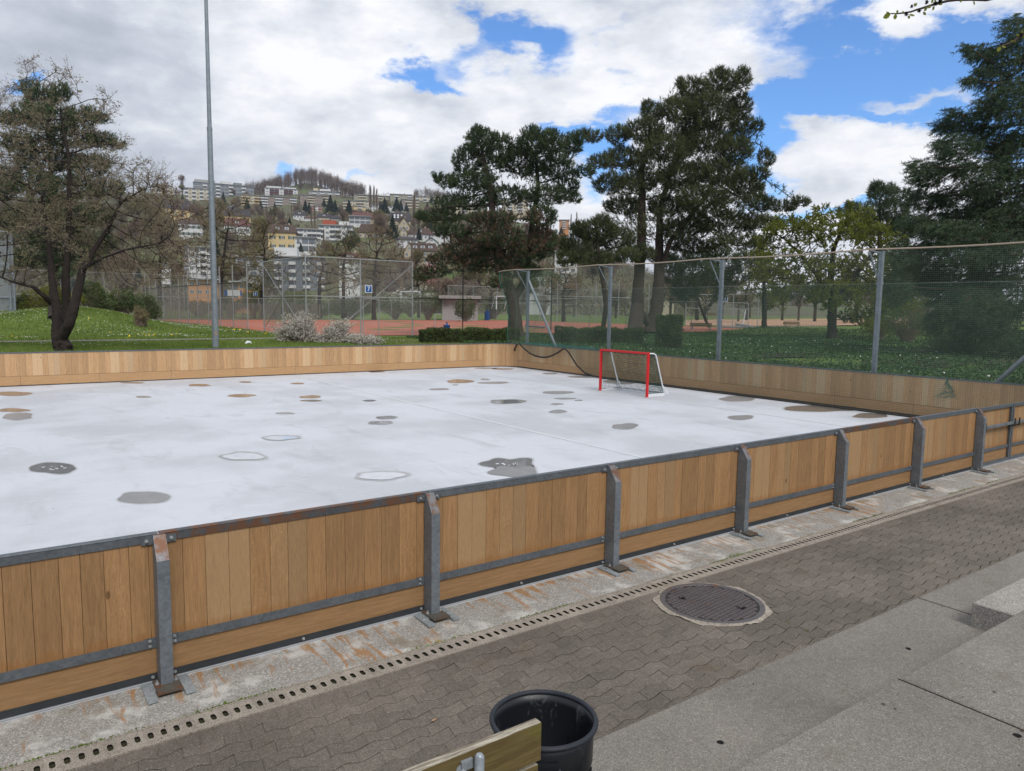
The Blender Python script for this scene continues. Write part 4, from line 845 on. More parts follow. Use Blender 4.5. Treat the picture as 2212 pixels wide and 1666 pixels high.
# big conifer at the right edge: hanging needles
dz=31.0; B=gnd(2235,770); B=at(2250,760,31.0); B[2]=.7
p7=[(2205,60,36,34),(2190,120,56,40),(2128,112,34,22),(2096,104,12,10),(2150,165,46,30),(2102,172,16,9),(2210,220,70,60),(2140,225,34,28),(2110,262,44,26),(2068,240,16,12),(2052,268,34,20),(2160,300,60,36),(2210,340,70,60),(2080,310,54,26),(2040,312,18,12),(2060,350,56,28),(1990,360,30,16),(2010,385,40,20),(2140,380,70,44),(2090,430,80,36),(2005,430,44,24),(2200,450,80,60),(1985,480,36,24),(2060,500,76,30),(2170,530,80,44),(2020,545,50,30),(2100,590,90,40),(2200,630,70,60),(2060,640,54,40),(2140,690,70,40),(2240,520,60,200),(2260,200,60,150),(2040,690,40,30),(2190,740,50,36),(1990,590,60,40),(1960,545,40,30),(2110,530,90,44),(2030,480,60,30),(2150,470,80,40),(1950,620,40,34),(2110,660,80,50)]
def P(x,y,o=0): return at(x,y,dz+o)
T=thing('conifer_tree','huge dark weeping conifer filling the right edge of the view','tree',B)
att,own=envelope_points(p7,dz,40,.9)
N,par,wt,ch=grow([[B,P(2245,600),P(2240,400),P(2235,200),P(2225,20)]],att,.32,40,.5,70)
V,F=skeleton_mesh(N,par,radii(wt,.3,.012,.6)); npmesh('branches',V,F,M_barkl,T,True)
trunk_tube([B,P(2245,600),P(2240,400),P(2235,200)],[.42,.36,.3,.2]).build('trunk',M_pinebark,T,True)
C=[];
for ci,c in enumerate(p7):
    x,y,rx,ry=c[:4]; off=float(np.mean([depth(p) for p in att[own==ci]])); s=dz/FPX; n=int(rx*ry*s*s*320*(1 if ry<100 else .5)+20); u=runit(n)*rng.uniform(.2,1,(n,1))**.45; r=(rx+ry)/2*s
    C.append(np.array([at(x+a[0]*rx,y+a[1]*ry,off+a[2]*min(r,1.6)) for a in u]))
C=np.concatenate(C); A=runit(len(C))*.6; A[:,2]-=.55; out=C-P(2235,400); out[:,2]=0; out/=np.linalg.norm(out,axis=1,keepdims=True); A+=out*.8; A/=np.linalg.norm(A,axis=1,keepdims=True)
Ls=rng.uniform(.25,.6,(len(C),1)); V1,F1=segs(C,C+A*Ls,np.full(len(C),.006),np.full(len(C),.003),3); npmesh('twigs',V1,F1,M_barkl,T)
q=rng.uniform(0,1,(len(C),13)); CC=(C[:,None,:]+A[:,None,:]*Ls[:,None,:]*q[:,:,None]).reshape(-1,3); AA=np.repeat(A,13,0)
V,F=tufts(CC,AA,2,.17,.023,1.0); npmesh('crown',V,F,M_blue,T)
# ---- deciduous
def deciduous(name,label,base,dz,clumps,stems,rb,per=40,step=.3,mat=M_bud,bark=M_bark,leafL=.05,leafW=.03,nl=6,twig=.45,ntw=4,trk=None,group=None,rt=.006,dj=.9,clus=1.0,kill=.42,tmat=None,seedtw=.0):
    T=thing(name,label,'tree',base,0,group)
    att,own=envelope_points(clumps,dz,per,dj,.05); N,par,wt,ch=grow(stems,att,step,40,kill,90,.25)
    rad=radii(wt,rb*.75,rt,.55); V,F=skeleton_mesh(N,par,rad); npmesh('branches',V,F,bark,T,True)
    if trk:
        for path,rr in trk: trunk_tube(path,rr,18,.16).build('trunk',bark,T,True)
    thin=np.where(wt<=2.5)[0]; thin=thin[thin>0]; dirs=N[thin]-N[par[thin]]; dirs/=np.linalg.norm(dirs,axis=1,keepdims=True)+1e-9
    S0=np.repeat(N[thin],ntw,0)+rng.normal(0,.02,(len(thin)*ntw,3)); d=np.repeat(dirs,ntw,0)*.5+runit(len(S0))*.8; d[:,2]+=.22; d/=np.linalg.norm(d,axis=1,keepdims=True)
    l=twig*rng.uniform(.4,1.3,(len(S0),1)); S1=S0+d*l; mid=S0+d*l*.5; d2=d+runit(len(S0))*.9; d2/=np.linalg.norm(d2,axis=1,keepdims=True); S2=mid+d2*l*.5
    e=np.full(len(S0),rt*.75); V,F=merge([segs(S0,S1,e,e*.5,3),segs(mid,S2,e*.7,e*.4,3)]); npmesh('twigs',V,F,tmat or M_twig,T)
    base_=np.concatenate([S0,mid]); tip=np.concatenate([S1,S2]); q=rng.uniform(.1,1.05,(len(base_),nl)); C=(base_[:,None,:]+(tip-base_)[:,None,:]*q[:,:,None]).reshape(-1,3)+rng.normal(0,.018*clus,(len(base_)*nl,3))
    V,F=leaves(C,leafL,leafW); npmesh('crown',V,F,mat,T); return T
B=gnd(132,760); dz=depth(B)
c1=[(170,330,105,90),(50,330,80,100),(250,400,100,80),(130,460,140,80),(300,480,76,76),(325,560,60,44),(40,480,70,80),(230,560,105,50),(60,590,66,34),(90,230,56,70,0,.7),(200,240,54,54,0,.7),(66,135,26,34,0,.35),(130,150,24,36,0,.4),(10,235,40,55,0,.6),(330,400,44,54),(352,500,32,50),(-60,400,90,150),(60,180,40,40,0,.4),(280,610,60,26),(220,200,20,24,0,.4),(255,320,30,36,0,.6),(-40,560,60,60),(368,455,36,44),(382,540,34,36),(335,600,60,24),(300,430,66,50),(390,600,20,20,0,.6)]
def P(x,y,o=0): return at(x,y,dz+o)
sA=[B,P(127,742),P(122,715),P(124,680),P(119,650),P(112,600,.3),P(105,520,.5),P(90,420,.3)]
sB=[P(130,735),P(150,700,-.3),P(158,672,-.3),P(170,620,-.2),P(178,585),P(200,545,.2),P(230,500,.4),P(260,440,.3)]
sC=[P(142,705,.5),P(143,660,.7),P(142,600,.7),P(146,540,.6),P(150,450,.4),P(150,350,.2),P(130,240)]
sD=[P(112,655),P(95,640,-.4),P(72,620,-.7),P(30,610,-1),P(-20,590,-1.2)]
sE=[P(178,585),P(215,560,-1),P(270,540,-1.4),P(320,530,-1.5)]
M_bud1=leafmat('budding_crown',(.215,.175,.135),(.25,.23,.11),.8,.2,(.27,.215,.18))
deciduous('budding_tree','wide budding tree with gnarled dark trunks just behind the far barrier',B,dz,c1,[sA,sB,sC,sD,sE],.20,mat=M_bud1,per=30,step=.26,leafL=.048,leafW=.030,nl=5,twig=.42,ntw=6,kill=.27,dj=1.0,rt=.0055,
 trk=[(sA,[.22,.22,.17,.16,.14,.11,.08,.04]),([P(141,762),P(140,748)]+sB,[.25,.24,.20,.17,.16,.14,.12,.09,.07,.04]),(sC,[.16,.14,.13,.10,.08,.05,.03]),(sD,[.10,.08,.06,.04,.02])],group=None)
# spring-green trees behind the net, right
B=at(1798,725,48); B[2]=tz(B[0],B[1]); dz=48.0
c2=[(1790,500,80,46),(1700,500,54,32),(1900,520,70,36),(1850,468,50,24,0,.6),(1740,575,90,42),(1880,590,90,50),(1940,555,50,36),(1680,585,54,36),(1800,640,60,34),(1930,650,50,32),(1770,460,30,16,0,.4),(1660,545,30,24),(1850,690,60,24),(1690,490,46,14,0,.5)]
def P(x,y,o=0): return at(x,y,dz+o)
sA=[B,P(1797,690),P(1798,650),P(1795,600),P(1800,540),P(1820,490)]
deciduous('spring_tree','dark-trunked tree in fresh yellow-green leaf behind the net fence',B,dz,c2,[sA,[P(1798,650),P(1760,590),P(1720,540)],[P(1798,650),P(1850,590),P(1890,540)]],.3,per=90,step=.4,mat=M_spring,leafL=.105,leafW=.075,nl=12,twig=.55,ntw=6,kill=.42,rt=.008,trk=[(sA,[.34,.28,.25,.2,.14,.07])],group='trees in fresh leaf behind the net')
B=at(1651,706,62); B[2]=tz(B[0],B[1]); dz=62.0
def P(x,y,o=0): return at(x,y,dz+o)
sA=[B,P(1651,660),P(1650,610),P(1645,560)]
deciduous('spring_tree','slim tree in light green leaf beside the small numbered sign behind the net',B,dz,[(1650,600,50,34),(1690,610,36,34),(1640,555,36,22),(1620,620,26,20,0,.5),(1670,650,36,20)],[sA],.18,per=60,step=.45,mat=M_spring,leafL=.12,leafW=.085,nl=10,twig=.6,ntw=5,kill=.5,rt=.009,trk=[(sA,[.22,.18,.14,.08])],group='trees in fresh leaf behind the net')
# bare brown trees behind the courts
M_budr=leafmat('reddish_buds',(.17,.105,.08),(.21,.145,.10),.8,.15); M_budg=leafmat('greenish_buds',(.165,.14,.065),(.20,.20,.075),.8,.15)
def bare(label,px,dz,trunkx,crown,basez=.9,mat=M_bud,per=150,leaf=.14,rb=.26,nl=5):
    B=at(trunkx,700,dz); B[2]=basez if basez is not None else hillz(trunkx,dz)
    ys=min(c[1]-c[3] for c in crown); ym=max(c[1] for c in crown)
    def P(x,y,o=0): return at(x,y,dz+o)
    s=[B,P(trunkx,(ym+650)/2),P(trunkx+random.uniform(-6,6),ym-10),P(px,(ys+ym)/2)]
    deciduous('bare_tree',label,B,dz,crown,[s],rb,per=per,step=.007*dz,mat=mat,leafL=leaf,leafW=leaf*.6,nl=nl,twig=.010*dz,ntw=5,kill=.009*dz,rt=.00016*dz,trk=[(s,[rb,rb*.8,rb*.6,rb*.3])],group='budding trees behind the tennis courts',dj=1.2)
bare('spreading brown tree directly right of the tall lamp pole',490,92,478,[(480,470,60,50),(425,540,44,44),(540,520,44,50),(480,575,80,34),(400,590,34,26),(520,440,30,20)])
bare('narrow brown tree with green top left of the chain-link cage',572,88,566,[(572,500,30,36),(566,560,40,36),(600,590,32,26),(550,610,30,20),(580,620,36,18)],mat=M_budg)
bare('brown tree rising behind the left half of the cage',700,90,690,[(700,590,60,34),(680,560,34,26),(740,610,44,26)],mat=M_bud)
bare('tall brown tree behind the middle of the cage',748,96,742,[(745,520,36,30),(740,560,54,30),(770,590,40,26),(720,545,26,22)],mat=M_budg)
bare('brown tree with fine twigs behind the right end of the cage',815,90,808,[(815,520,36,40),(810,565,50,34),(850,580,36,36),(790,610,36,22),(860,540,20,22)],mat=M_bud)
bare('reddish budding tree at the left end of the court posts',350,84,345,[(360,430,36,36),(350,500,44,50),(380,560,36,36),(340,590,30,26),(400,470,26,30)],mat=M_budr)
bare('brown tree behind the pine trunk near the white hut',1050,110,1060,[(1050,620,50,26),(1000,640,36,22),(1090,640,26,20)],mat=M_budg)
bare('brown tree behind the net near the first fence post',1220,95,1217,[(1215,610,44,30),(1240,650,30,24),(1190,640,30,20)],mat=M_bud)
bare('grey-brown tree behind the net beside the pale house',1500,105,1505,[(1440,630,30,26),(1560,620,50,30),(1520,650,40,24)],basez=1.2,mat=M_bud)
bare('brown tree behind the small goal posts right of the cage',900,112,905,[(910,600,34,34),(880,630,34,24),(940,640,34,20)],mat=M_budr)
bare('brown tree behind the bench at the sandy court',1620,118,1612,[(1600,640,50,30),(1560,600,36,26)],basez=1.2)
# ---------------------------------------------------------------- bushes and hedges
def boxbush(name,label,x0,x1,y0,y1,z0,z1,mat,n,L=.05,group=None,inner=(.02,.025,.012),jit=.03,rot=0):
    cx,cy=(x0+x1)/2,(y0+y1)/2; T=thing(name,label,'hedge',(cx,cy,z0),0,group)
    ca,sa=math.cos(rot),math.sin(rot)
    u=rng.uniform(-1,1,(n,3)); ax=rng.choice(4,n,p=[.3,.42,.08,.2]); 
    u[ax==0,2]=1; u[ax==1,1]=-1; u[ax==2,1]=1; k=ax==3; u[k,0]=np.sign(u[k,0])
    C=np.stack([u[:,0]*(x1-x0)/2,u[:,1]*(y1-y0)/2,z0+(u[:,2]+1)/2*(z1-z0)],1); lump=.05*np.sin(C[:,0]*3.1+C[:,2]*5)+.03*np.sin(C[:,0]*8.7+1)
    C*=1; C[:,2]+=lump*(u[:,2]>.9); C[:,1]-=lump*(u[:,1]<-.9); C+=rng.normal(0,jit,C.shape)
    C=np.stack([cx+C[:,0]*ca-C[:,1]*sa,cy+C[:,0]*sa+C[:,1]*ca,C[:,2]],1)
    V,F=leaves(C,L,L*.6); npmesh('foliage',V,F,mat,T)
    w_,d_=(x1-x0)/2-.07,(y1-y0)/2-.07; q=[(cx+a*w_*ca-b*d_*sa,cy+a*w_*sa+b*d_*ca,z0) for a,b in((-1,-1),(1,-1),(1,1),(-1,1))]
    MB().prism(q,(0,0,z1-z0-.07)).build('twiggy_core',M_bark,T); return T
a=gnd(920,743); b_=gnd(1122,741); ang=math.atan2(b_[1]-a[1],b_[0]-a[0]); Lh=np.linalg.norm(b_-a); cx,cy=(a+b_)[:2]/2
zt=.7+ (743-711)/FPX*depth(a)*.93
nrm=np.array([-math.sin(ang),math.cos(ang)])
cx+=nrm[0]*.45; cy+=nrm[1]*.45
boxbush('hedge','low clipped hedge behind the far barrier, left of the pine trunk',cx-Lh/2,cx+Lh/2,cy-.45,cy+.45,.6,zt,M_hedge,26000,.075,'clipped hedges',rot=ang)
a=gnd(1214,746); b_=gnd(1398,748); ang=math.atan2(b_[1]-a[1],b_[0]-a[0]); Lh=np.linalg.norm(b_-a); cx,cy=(a+b_)[:2]/2
boxbush('hedge','dark clipped hedge seen through the net below the thick trunks',cx-Lh/2,cx+Lh/2,cy,cy+.9,.5,.7+.82,M_hedge,20000,.07,'clipped hedges',rot=ang)
a=gnd(1436,757); b_=gnd(1488,758); ang=math.atan2(b_[1]-a[1],b_[0]-a[0]); Lh=np.linalg.norm(b_-a); cx,cy=(a+b_)[:2]/2
boxbush('hedge','cube-shaped clipped shrub seen through the net right of the goal',cx-Lh/2,cx+Lh/2,cy,cy+1.0,.5,.7+75/FPX*depth(a),M_hedge,12000,.06,'clipped hedges',rot=ang)
def bush(name,label,dz,blobs,mat,n,L,group=None,basez=None,stems=True,cat='bush',sl=1,flat=.6,bark=M_twig,tl=.55):
    blobs=list(blobs)+[(b[0]+random.uniform(-.8,.8)*b[2],b[1]+random.uniform(-.55,.5)*b[3],b[2]*random.uniform(.2,.45),b[3]*random.uniform(.3,.6)) for b in blobs for _ in range(3)]; x=np.mean([b[0] for b in blobs]); B=at(x,720,dz); B[2]=float(tz(B[0],B[1])) if basez is None else basez
    T=thing(name,label,cat,B,0,group); C=[]
    tot=sum(b[2]*b[3] for b in blobs)
    for b in blobs:
        k=int(n*b[2]*b[3]/tot); u=runit(k)*rng.uniform(.3,1,(k,1))**.4; u*=(1+.28*rng.normal(0,1,(k,1))*.5); s=dz/FPX
        lum=1+.13*np.sin(u[:,0]*7+b[0])+.1*np.sin(u[:,1]*9+u[:,0]*3); u*=lum[:,None]
        C+= [at(b[0]+q[0]*b[2],b[1]+q[1]*b[3],dz+q[2]*b[2]*s*.8) for q in u]
    C=np.array(C)
    if name in('flowering_bush','bare_shrub'):
        m=n//13; idx=rng.choice(len(C),m); tip=B+(C[idx]-B)*rng.uniform(.8,1.22,(m,1)); s0=np.tile(B,(m,1))+rng.normal(0,.16,(m,3)); s0[:,2]=B[2]; mid=s0*.5+tip*.5; mid[:,:2]=s0[:,:2]*.62+tip[:,:2]*.38
        V,F=merge([segs(s0,mid,np.full(m,.012),np.full(m,.008),3),segs(mid,tip,np.full(m,.008),np.full(m,.003),3)]); npmesh('stems',V,F,bark,T); stems=False
        q=rng.uniform(-.1,1,(m,26))[:,:,None]; C=(mid[:,None,:]+(tip-mid)[:,None,:]*q).reshape(-1,3)+rng.normal(0,.028,(m*26,3))
    V,F=leaves(C,L,L*.62); npmesh('foliage',V,F,mat,T)
    if stems:
        m=max(30,n//14); idx=rng.choice(len(C),m); e=C[idx]; s0=np.tile(B,(m,1))+rng.normal(0,.12*sl,(m,3)); s0[:,2]=B[2]; mid=s0*.45+e*.55; mid[:,:2]=s0[:,:2]*.6+e[:,:2]*.4
        V,F=merge([segs(s0,mid,np.full(m,.016*sl),np.full(m,.01*sl),3),segs(mid,e,np.full(m,.010*sl),np.full(m,.004*sl),3)]); npmesh('stems',V,F,bark,T)
    return T
bush('flowering_bush','large white-blossoming bush right of the lamp pole',35.5,[(638,710,46,24),(650,692,34,16),(620,722,34,20),(670,728,30,18)],M_blos,15000,.066,'white-flowering bushes')
bush('flowering_bush','middle white-blossoming bush with more brown twigs',35.0,[(725,712,28,20),(742,702,20,14),(715,730,32,16),(750,728,20,18)],M_blos,9500,.064,'white-flowering bushes')
bush('flowering_bush','smallest white-blossoming bush, lowest of the three behind the barrier',34.0,[(790,735,34,13),(770,732,20,12),(812,739,14,8)],M_blos,6500,.062,'white-flowering bushes')
bush('bare_shrub','small bare shrub standing alone on the daisy lawn',43.0,[(303,678,22,16),(300,668,16,10),(312,685,16,12)],M_bud,2600,.05,None,None,cat='shrub',sl=1.2)
bush('yellow_bush','yellow-green bush behind the forked trunk on the lawn',49.5,[(95,645,44,30),(125,640,34,24),(165,650,20,16),(75,664,40,16)],M_ybush,9000,.10)
bush('dark_bush','dark evergreen bush at the left fence corner',50.0,[(52,655,22,22),(45,665,26,14)],M_bush,5000,.11,'evergreen bushes on the lawn crest')
bush('dark_bush','dark spreading evergreen bush just right of the forked trunk',54.0,[(200,640,34,20),(215,655,34,14),(190,620,26,14)],M_bush,7000,.11,'evergreen bushes on the lawn crest')
bush('dark_bush','dark evergreen bush in the middle of the lawn crest',56.0,[(262,645,34,24),(250,660,30,12),(285,655,24,18)],M_bush,7000,.12,'evergreen bushes on the lawn crest')
bush('dark_bush','dark evergreen bush beside the first court posts',70.0,[(322,660,26,26),(330,678,22,14),(305,650,20,20)],M_bush,6000,.12,'evergreen bushes on the lawn crest')
for x,y,rx,ry,d_,mt,lb in ((600,660,60,20,96,M_bush,'green bush behind the left side of the cage'),(690,665,60,18,98,M_bush,'green bush behind the middle of the cage'),(640,640,40,14,100,M_ybush,'yellowish bush behind the cage below the grey flats'),(760,662,60,20,96,M_bush,'green bush behind the numbered sign'),(850,655,50,22,100,M_bush,'green bush below the white football goal'),(925,650,40,26,98,M_bush,'large green bush left of the white hut'),(1005,665,24,24,92,M_bush,'dark green bush in front of the white hut'),
   (500,655,40,14,95,M_bush,'dark bush behind the court left of the cage'),(430,660,60,12,97,M_bush,'long dark bush behind the reed screen'),(545,640,26,22,94,M_ybush,'yellow-green bush beside the blurred sign'),(890,640,60,20,125,M_blos,'white-blossoming shrub behind the football goal'),(1070,655,30,20,118,M_bush,'green bush behind the pine trunk'),(1960,690,60,34,44,M_bush,'dark green shrub behind the net near the third fence post'),(1900,700,40,24,47,M_spring,'light green shrub at the foot of the spring-green tree'),(2080,730,90,40,34,M_bush,'dark undergrowth bush below the big conifer'),(1980,640,50,40,52,M_bush,'tall dark green shrub left of the big conifer'),(1180,600,40,26,140,M_bush,'dark bush far behind the first net post')):
    bush('bush',lb,float(d_),[(x,y,rx,ry),(x-rx*.4,y+ry*.3,rx*.5,ry*.7),(x+rx*.45,y+ry*.3,rx*.5,ry*.7)],mt,int(60*rx*ry/max(8,d_*.35)/6+2500),.0019*d_ if d_>50 else .09,'bushes around the courts')
# ---------------------------------------------------------------- grass, daisies, ivy
def blades(name,label,x0,x1,y0,y1,n,h,wd,mat,fn=None):
    xs=rng.uniform(x0,x1,n); ys=rng.uniform(y0,y1,n)
    if fn is not None: k=fn(xs,ys); xs,ys=xs[k],ys[k]; n=len(xs)
    z=tz(xs,ys); b=np.stack([xs,ys,z-.01],1); a=rng.uniform(0,2*PI,n); hh=h*rng.uniform(.5,1.4,n)
    s=np.stack([np.cos(a),np.sin(a),0*a],1)*wd; tip=b+np.stack([rng.normal(0,.35,n)*hh,rng.normal(0,.35,n)*hh,hh],1)
    V=np.stack([b-s,b+s,tip],1).reshape(-1,3); return tag(npmesh(name,V,np.arange(3*n).reshape(n,3),mat),label,name,kind='stuff')
def notpath(x,y): return ~((y>37.9)&(y<40.2))
blades('grass','grass of the lawn behind the far barrier',-6,26,27.3,37.9,90000,.11,.012,M_gr)
blades('grass','grass of the lawn beyond the path',-12,15,40.2,66,110000,.12,.02,M_gr)
def flowers(name,label,x0,x1,y0,y1,n,s,mat,hh=.12,clump=2.3,fn=None):
    xs=rng.uniform(x0,x1,n); ys=rng.uniform(y0,y1,n); q=np.sin(xs*clump)*np.cos(ys*clump*.8+1)+np.sin(xs*.7+ys*.5)+rng.normal(0,.35,n); k=q>.3
    if fn is not None: k&=fn(xs,ys)
    xs,ys=xs[k],ys[k]; n=len(xs); C=np.stack([xs,ys,tz(xs,ys)+hh],1); d=runit(n); d[:,2]*=.35
    V,F=leaves(C,s,s,d); return tag(npmesh(name,V,F,mat),label,name,kind='stuff')
flowers('daisies','white daisies scattered over the lawn',-8,15,40.5,64,9000,.042,M_daisy,fn=notpath)
flowers('daisies','white daisies in the grass strip before the path',-6,22,33,38,900,.035,M_daisy)
flowers('dandelions','yellow dandelions in the lawn',-4,14,40.5,50,170,.09,M_dand,.15)
n=60000
def ivy(x,y): return np.ones(len(x),bool)
xs=19.3+35*rng.random(150000)**1.5; ys=rng.uniform(0,39,150000); k=(ys<37)|(xs>27); xs,ys=xs[k],ys[k]
bare_=(np.sin(xs*.55+.5)*np.sin(ys*.5)>.35)&(rng.random(len(xs))<.75)&(ys<20); xs,ys=xs[~bare_],ys[~bare_]
C=np.stack([xs,ys,tz(xs,ys)+rng.uniform(0,.16,len(xs))],1); d=runit(len(C)); d[:,2]*=.5
V,F=leaves(C,.085,.075,d); tag(npmesh('ivy',V,F,M_ivy),'dark ivy and ground cover behind the right-hand barrier','ground cover',kind='stuff')
flowers('primroses','pale wild flowers among the ivy behind the net',19.5,40,3,28,700,.06,M_daisy,.17,1.1)
mb=MB()
for cx,cy,rx,ry in ((30,12,6,2.2),(38,17,7,2.5),(25,7,3,1.6),(27,18,3,1.5)):
    q=blob(cx,cy,rx,ry,40,int(cx)); mb.add([(a,b,float(tz(a,b))+.02) for a,b in q]+[(cx,cy,float(tz(cx,cy))+.02)],[(j,(j+1)%40,40) for j in range(40)])
struct(mb.build('soil',M_soil))
# ---------------------------------------------------------------- paths, courts
def sheet(name,pts,z,mat): return struct(MB().add([(a,b,z if np.isscalar(z) else z(a,b)) for a,b in pts],[tuple(range(len(pts)))]).build(name,mat))
mb=MB(); xs_=np.arange(-60,15.1,1.0)
for i in range(len(xs_)-1):
    a,b_=xs_[i],xs_[i+1]; mb.add([(a,38.5,float(tz(a,38.5))+.02),(b_,38.5,float(tz(b_,38.5))+.02),(b_,39.9,float(tz(b_,39.9))+.02),(a,39.9,float(tz(a,39.9))+.02)],[(0,1,2,3)])
struct(mb.build('path',M_asph))
q=[gnd(x,y,.725)[:2] for x,y in ((800,735),(855,733),(920,731),(1010,731),(1010,742),(918,744),(850,741),(790,743))]; sheet('asphalt_path',q,.725,M_asph)
sheet('tennis_court',[(15.05,40.8),(64,40.8),(64,86),(15.05,86)],.73,M_clay)
q=[gnd(x,y,.76)[:2] for x,y in ((1480,691),(1840,688),(1960,690),(1960,702),(1840,704),(1480,703))]; sheet('sandy_court',q,.76,M_sand)
q=[gnd(x,y,.74)[:2] for x,y in ((1580,711),(1660,711),(1655,716),(1600,717))]; sheet('sand_patch',q,.76,M_sand)
sheet('park_path',[gnd(x,y,.745)[:2] for x,y in ((1560,704),(1790,706),(1790,711),(1560,707.5))],1.0 if False else .78,M_asph)
mb=MB()
for (x0,x1,y0,y1) in ((18,34,47,47.08),(18,18.06,47,71),(34,34.06,47,71),(19.4,19.46,47,71),(32.6,32.66,47,71),(19.4,32.6,52.6,52.68),(19.4,32.6,65.4,65.48),(18,34,71,71.1),(40,56,47,47.08),(40,40.06,47,71),(56,56.06,47,71),(41.4,41.46,47,71),(54.6,54.66,47,71),(41.4,54.6,52.6,52.68),(40,56,71,71.1)):
    mb.add([(x0,y0,.735),(x1,y0,.735),(x1,y1,.735),(x0,y1,.735)],[(0,1,2,3)])
struct(mb.build('court_line',M_white))
lx=gnd(35,713); sheet('clay_court_left',[(lx[0]-.3,lx[1]),(lx[0]-.3,lx[1]+40),(lx[0]-30,lx[1]+40),(lx[0]-30,lx[1]-.4)],lambda a,b: .74,M_clay)
def cfence(label,pts,zb,h,rails=(),r=.03,mesh=None,braces=(),cable=None,group='chain-link court fences',pm=M_court_post,door=None,toprail=True,name='court_fence',wm=M_wire,hs=None):
    T=thing(name,label,'fence',(pts[0][0],pts[0][1],zb),0,group)
    for i,(x,y) in enumerate(pts): MB().tube([(x,y,zb-.3),(x,y,zb+(hs[i] if hs else h))],r,7).build('post',pm,T,True)
    for i in range(len(pts)-1):
        a,b_=pts[i],pts[i+1]; U=np.array([b_[0]-a[0],b_[1]-a[1],0]); L=np.linalg.norm(U); U/=L
        for rz_ in (tuple(rails)+((h-.02,) if toprail else ())): MB().tube([(a[0],a[1],zb+rz_),(b_[0],b_[1],zb+rz_)],r*.8,6).build('rail',pm,T)
        if cable is not None: MB().tube([(a[0],a[1],zb+cable),(b_[0],b_[1],zb+cable)],.035,5).build('cable',M_dark,T)
        if mesh:
            z0,z1,cell,wr=mesh; mb=MB(); diag_mesh(mb,(a[0],a[1],0),U,L,zb+z0,zb+z1,cell,wr); mb.build('chain_link',wm,T)
    for (a,za,b_,zb2) in braces: MB().tube([(a[0],a[1],zb+za),(b_[0],b_[1],zb+zb2)],.02,5).build('brace',pm,T)
    return T
x779=float(onp(779,640,1,40.7)[0]); x891=float(onp(891,640,1,40.7)[0])
T7=cfence('tall chain-link cage with diagonal braces carrying a numbered blue sign',[(15,48.3),(15,44.6),(15,40.7),(x779,40.7),(x891,40.7)],.7,4.52,rails=(2.3,),r=.042,mesh=(.02,4.5,.11,.0030),
  braces=(((15,48.3),4.3,(15,41),.3),((15,40.9),4.3,(15,48),.4),((x891,40.7),4.3,(x779-1.5,40.7),.4)))
# gate in the cage
xa=float(onp(784,680,1,40.68)[0]); xb=float(onp(820,680,1,40.68)[0])
mb=MB(); 
for x in (xa,xb-.06): mb.tube([(x,40.64,.72),(x,40.64,2.92)],.03,6)
mb.tube([(xa,40.64,2.9),(xb-.06,40.64,2.9)],.03,6); mb.tube([(xa,40.64,1.7),(xa+.25,40.6,1.7)],.02,5); mb.build('gate_frame',M_court_post,T7)
ys=[48.3+3.55*k for k in range(0,12)]
cfence('row of slim fence posts with a dark cable left of the courts',[(15,y) for y in ys[1:]],.7,4.6,mesh=(.02,3.3,.13,.0032),cable=3.32,toprail=False,r=.037)
cfence('dark-posted chain-link fence continuing behind the pine trunk',[(x891+.02,40.72)]+[(x891+3.65*k,40.7) for k in range(1,4)],.7,3.1 if False else 4.5,rails=(2.3,),r=.035,mesh=(.02,3.0,.12,.0028),toprail=False,pm=M_dark)
cfence('low chain-link fence on the near side of the clay seen through the ball net',[(36+4.1*k,45.0) for k in range(7)],.7,2.6,r=.03,mesh=(.02,2.55,.13,.003))
cfence('tall rear court fence left of the lamp pole',[(3+3.8*k,86.2) for k in range(6)],.7,4.8,rails=(2.45,),r=.035,mesh=(.02,4.7,.18,.0036))
cfence('lower rear court fence behind the cage',[(22+4.2*k,86.2) for k in range(8)],.7,2.5,r=.034,hs=[4.6,2.5]*4,mesh=(.02,2.45,.15,.0036))
cfence('tall rear court fence behind the pine trunk and hedge',[(51.4+4.0*k,86.2) for k in range(8)],.7,4.7,rails=(2.4,),r=.036,mesh=(.02,4.6,.18,.0036))
cfence('white court fence with gate frame seen through the net',[tuple(gnd(x,y,.75)[:2]) for x,y in ((1480,704),(1525,704),(1549,705),(1582,706),(1636,708))],.75,3.6,rails=(2.0,),r=.05,mesh=None)
cfence('distant dark fence behind the sandy court',[tuple(gnd(x,692,.8)[:2]) for x in (1690,1725,1760,1790,1830,1870)],.8,3.0,r=.05,pm=M_dark,mesh=None)
cfence('distant pale posts beyond the clay seen through the net',[tuple(gnd(x,697,.75)[:2]) for x in (1165,1203,1244,1286,1335,1400)],.75,5.2,rails=(3.3,),r=.05,mesh=None,toprail=False)
# reed screen
MBs=MB(); 
for k in range(1100):
    x=rng.uniform(6,33.5) ; MBs.tube([(x,86.0+rng.normal(0,.02),.72),(x+rng.normal(0,.05),86.0+rng.normal(0,.02),.72+1.85+rng.normal(0,.05))],.016,3,False)
Ms=plain('reed_screen',(.20,.20,.17),.9,var=.3); T=MBs; o=T.build('reed_screen',Ms); tag(o,'grey reed screen hung low on the rear court fence','screen')
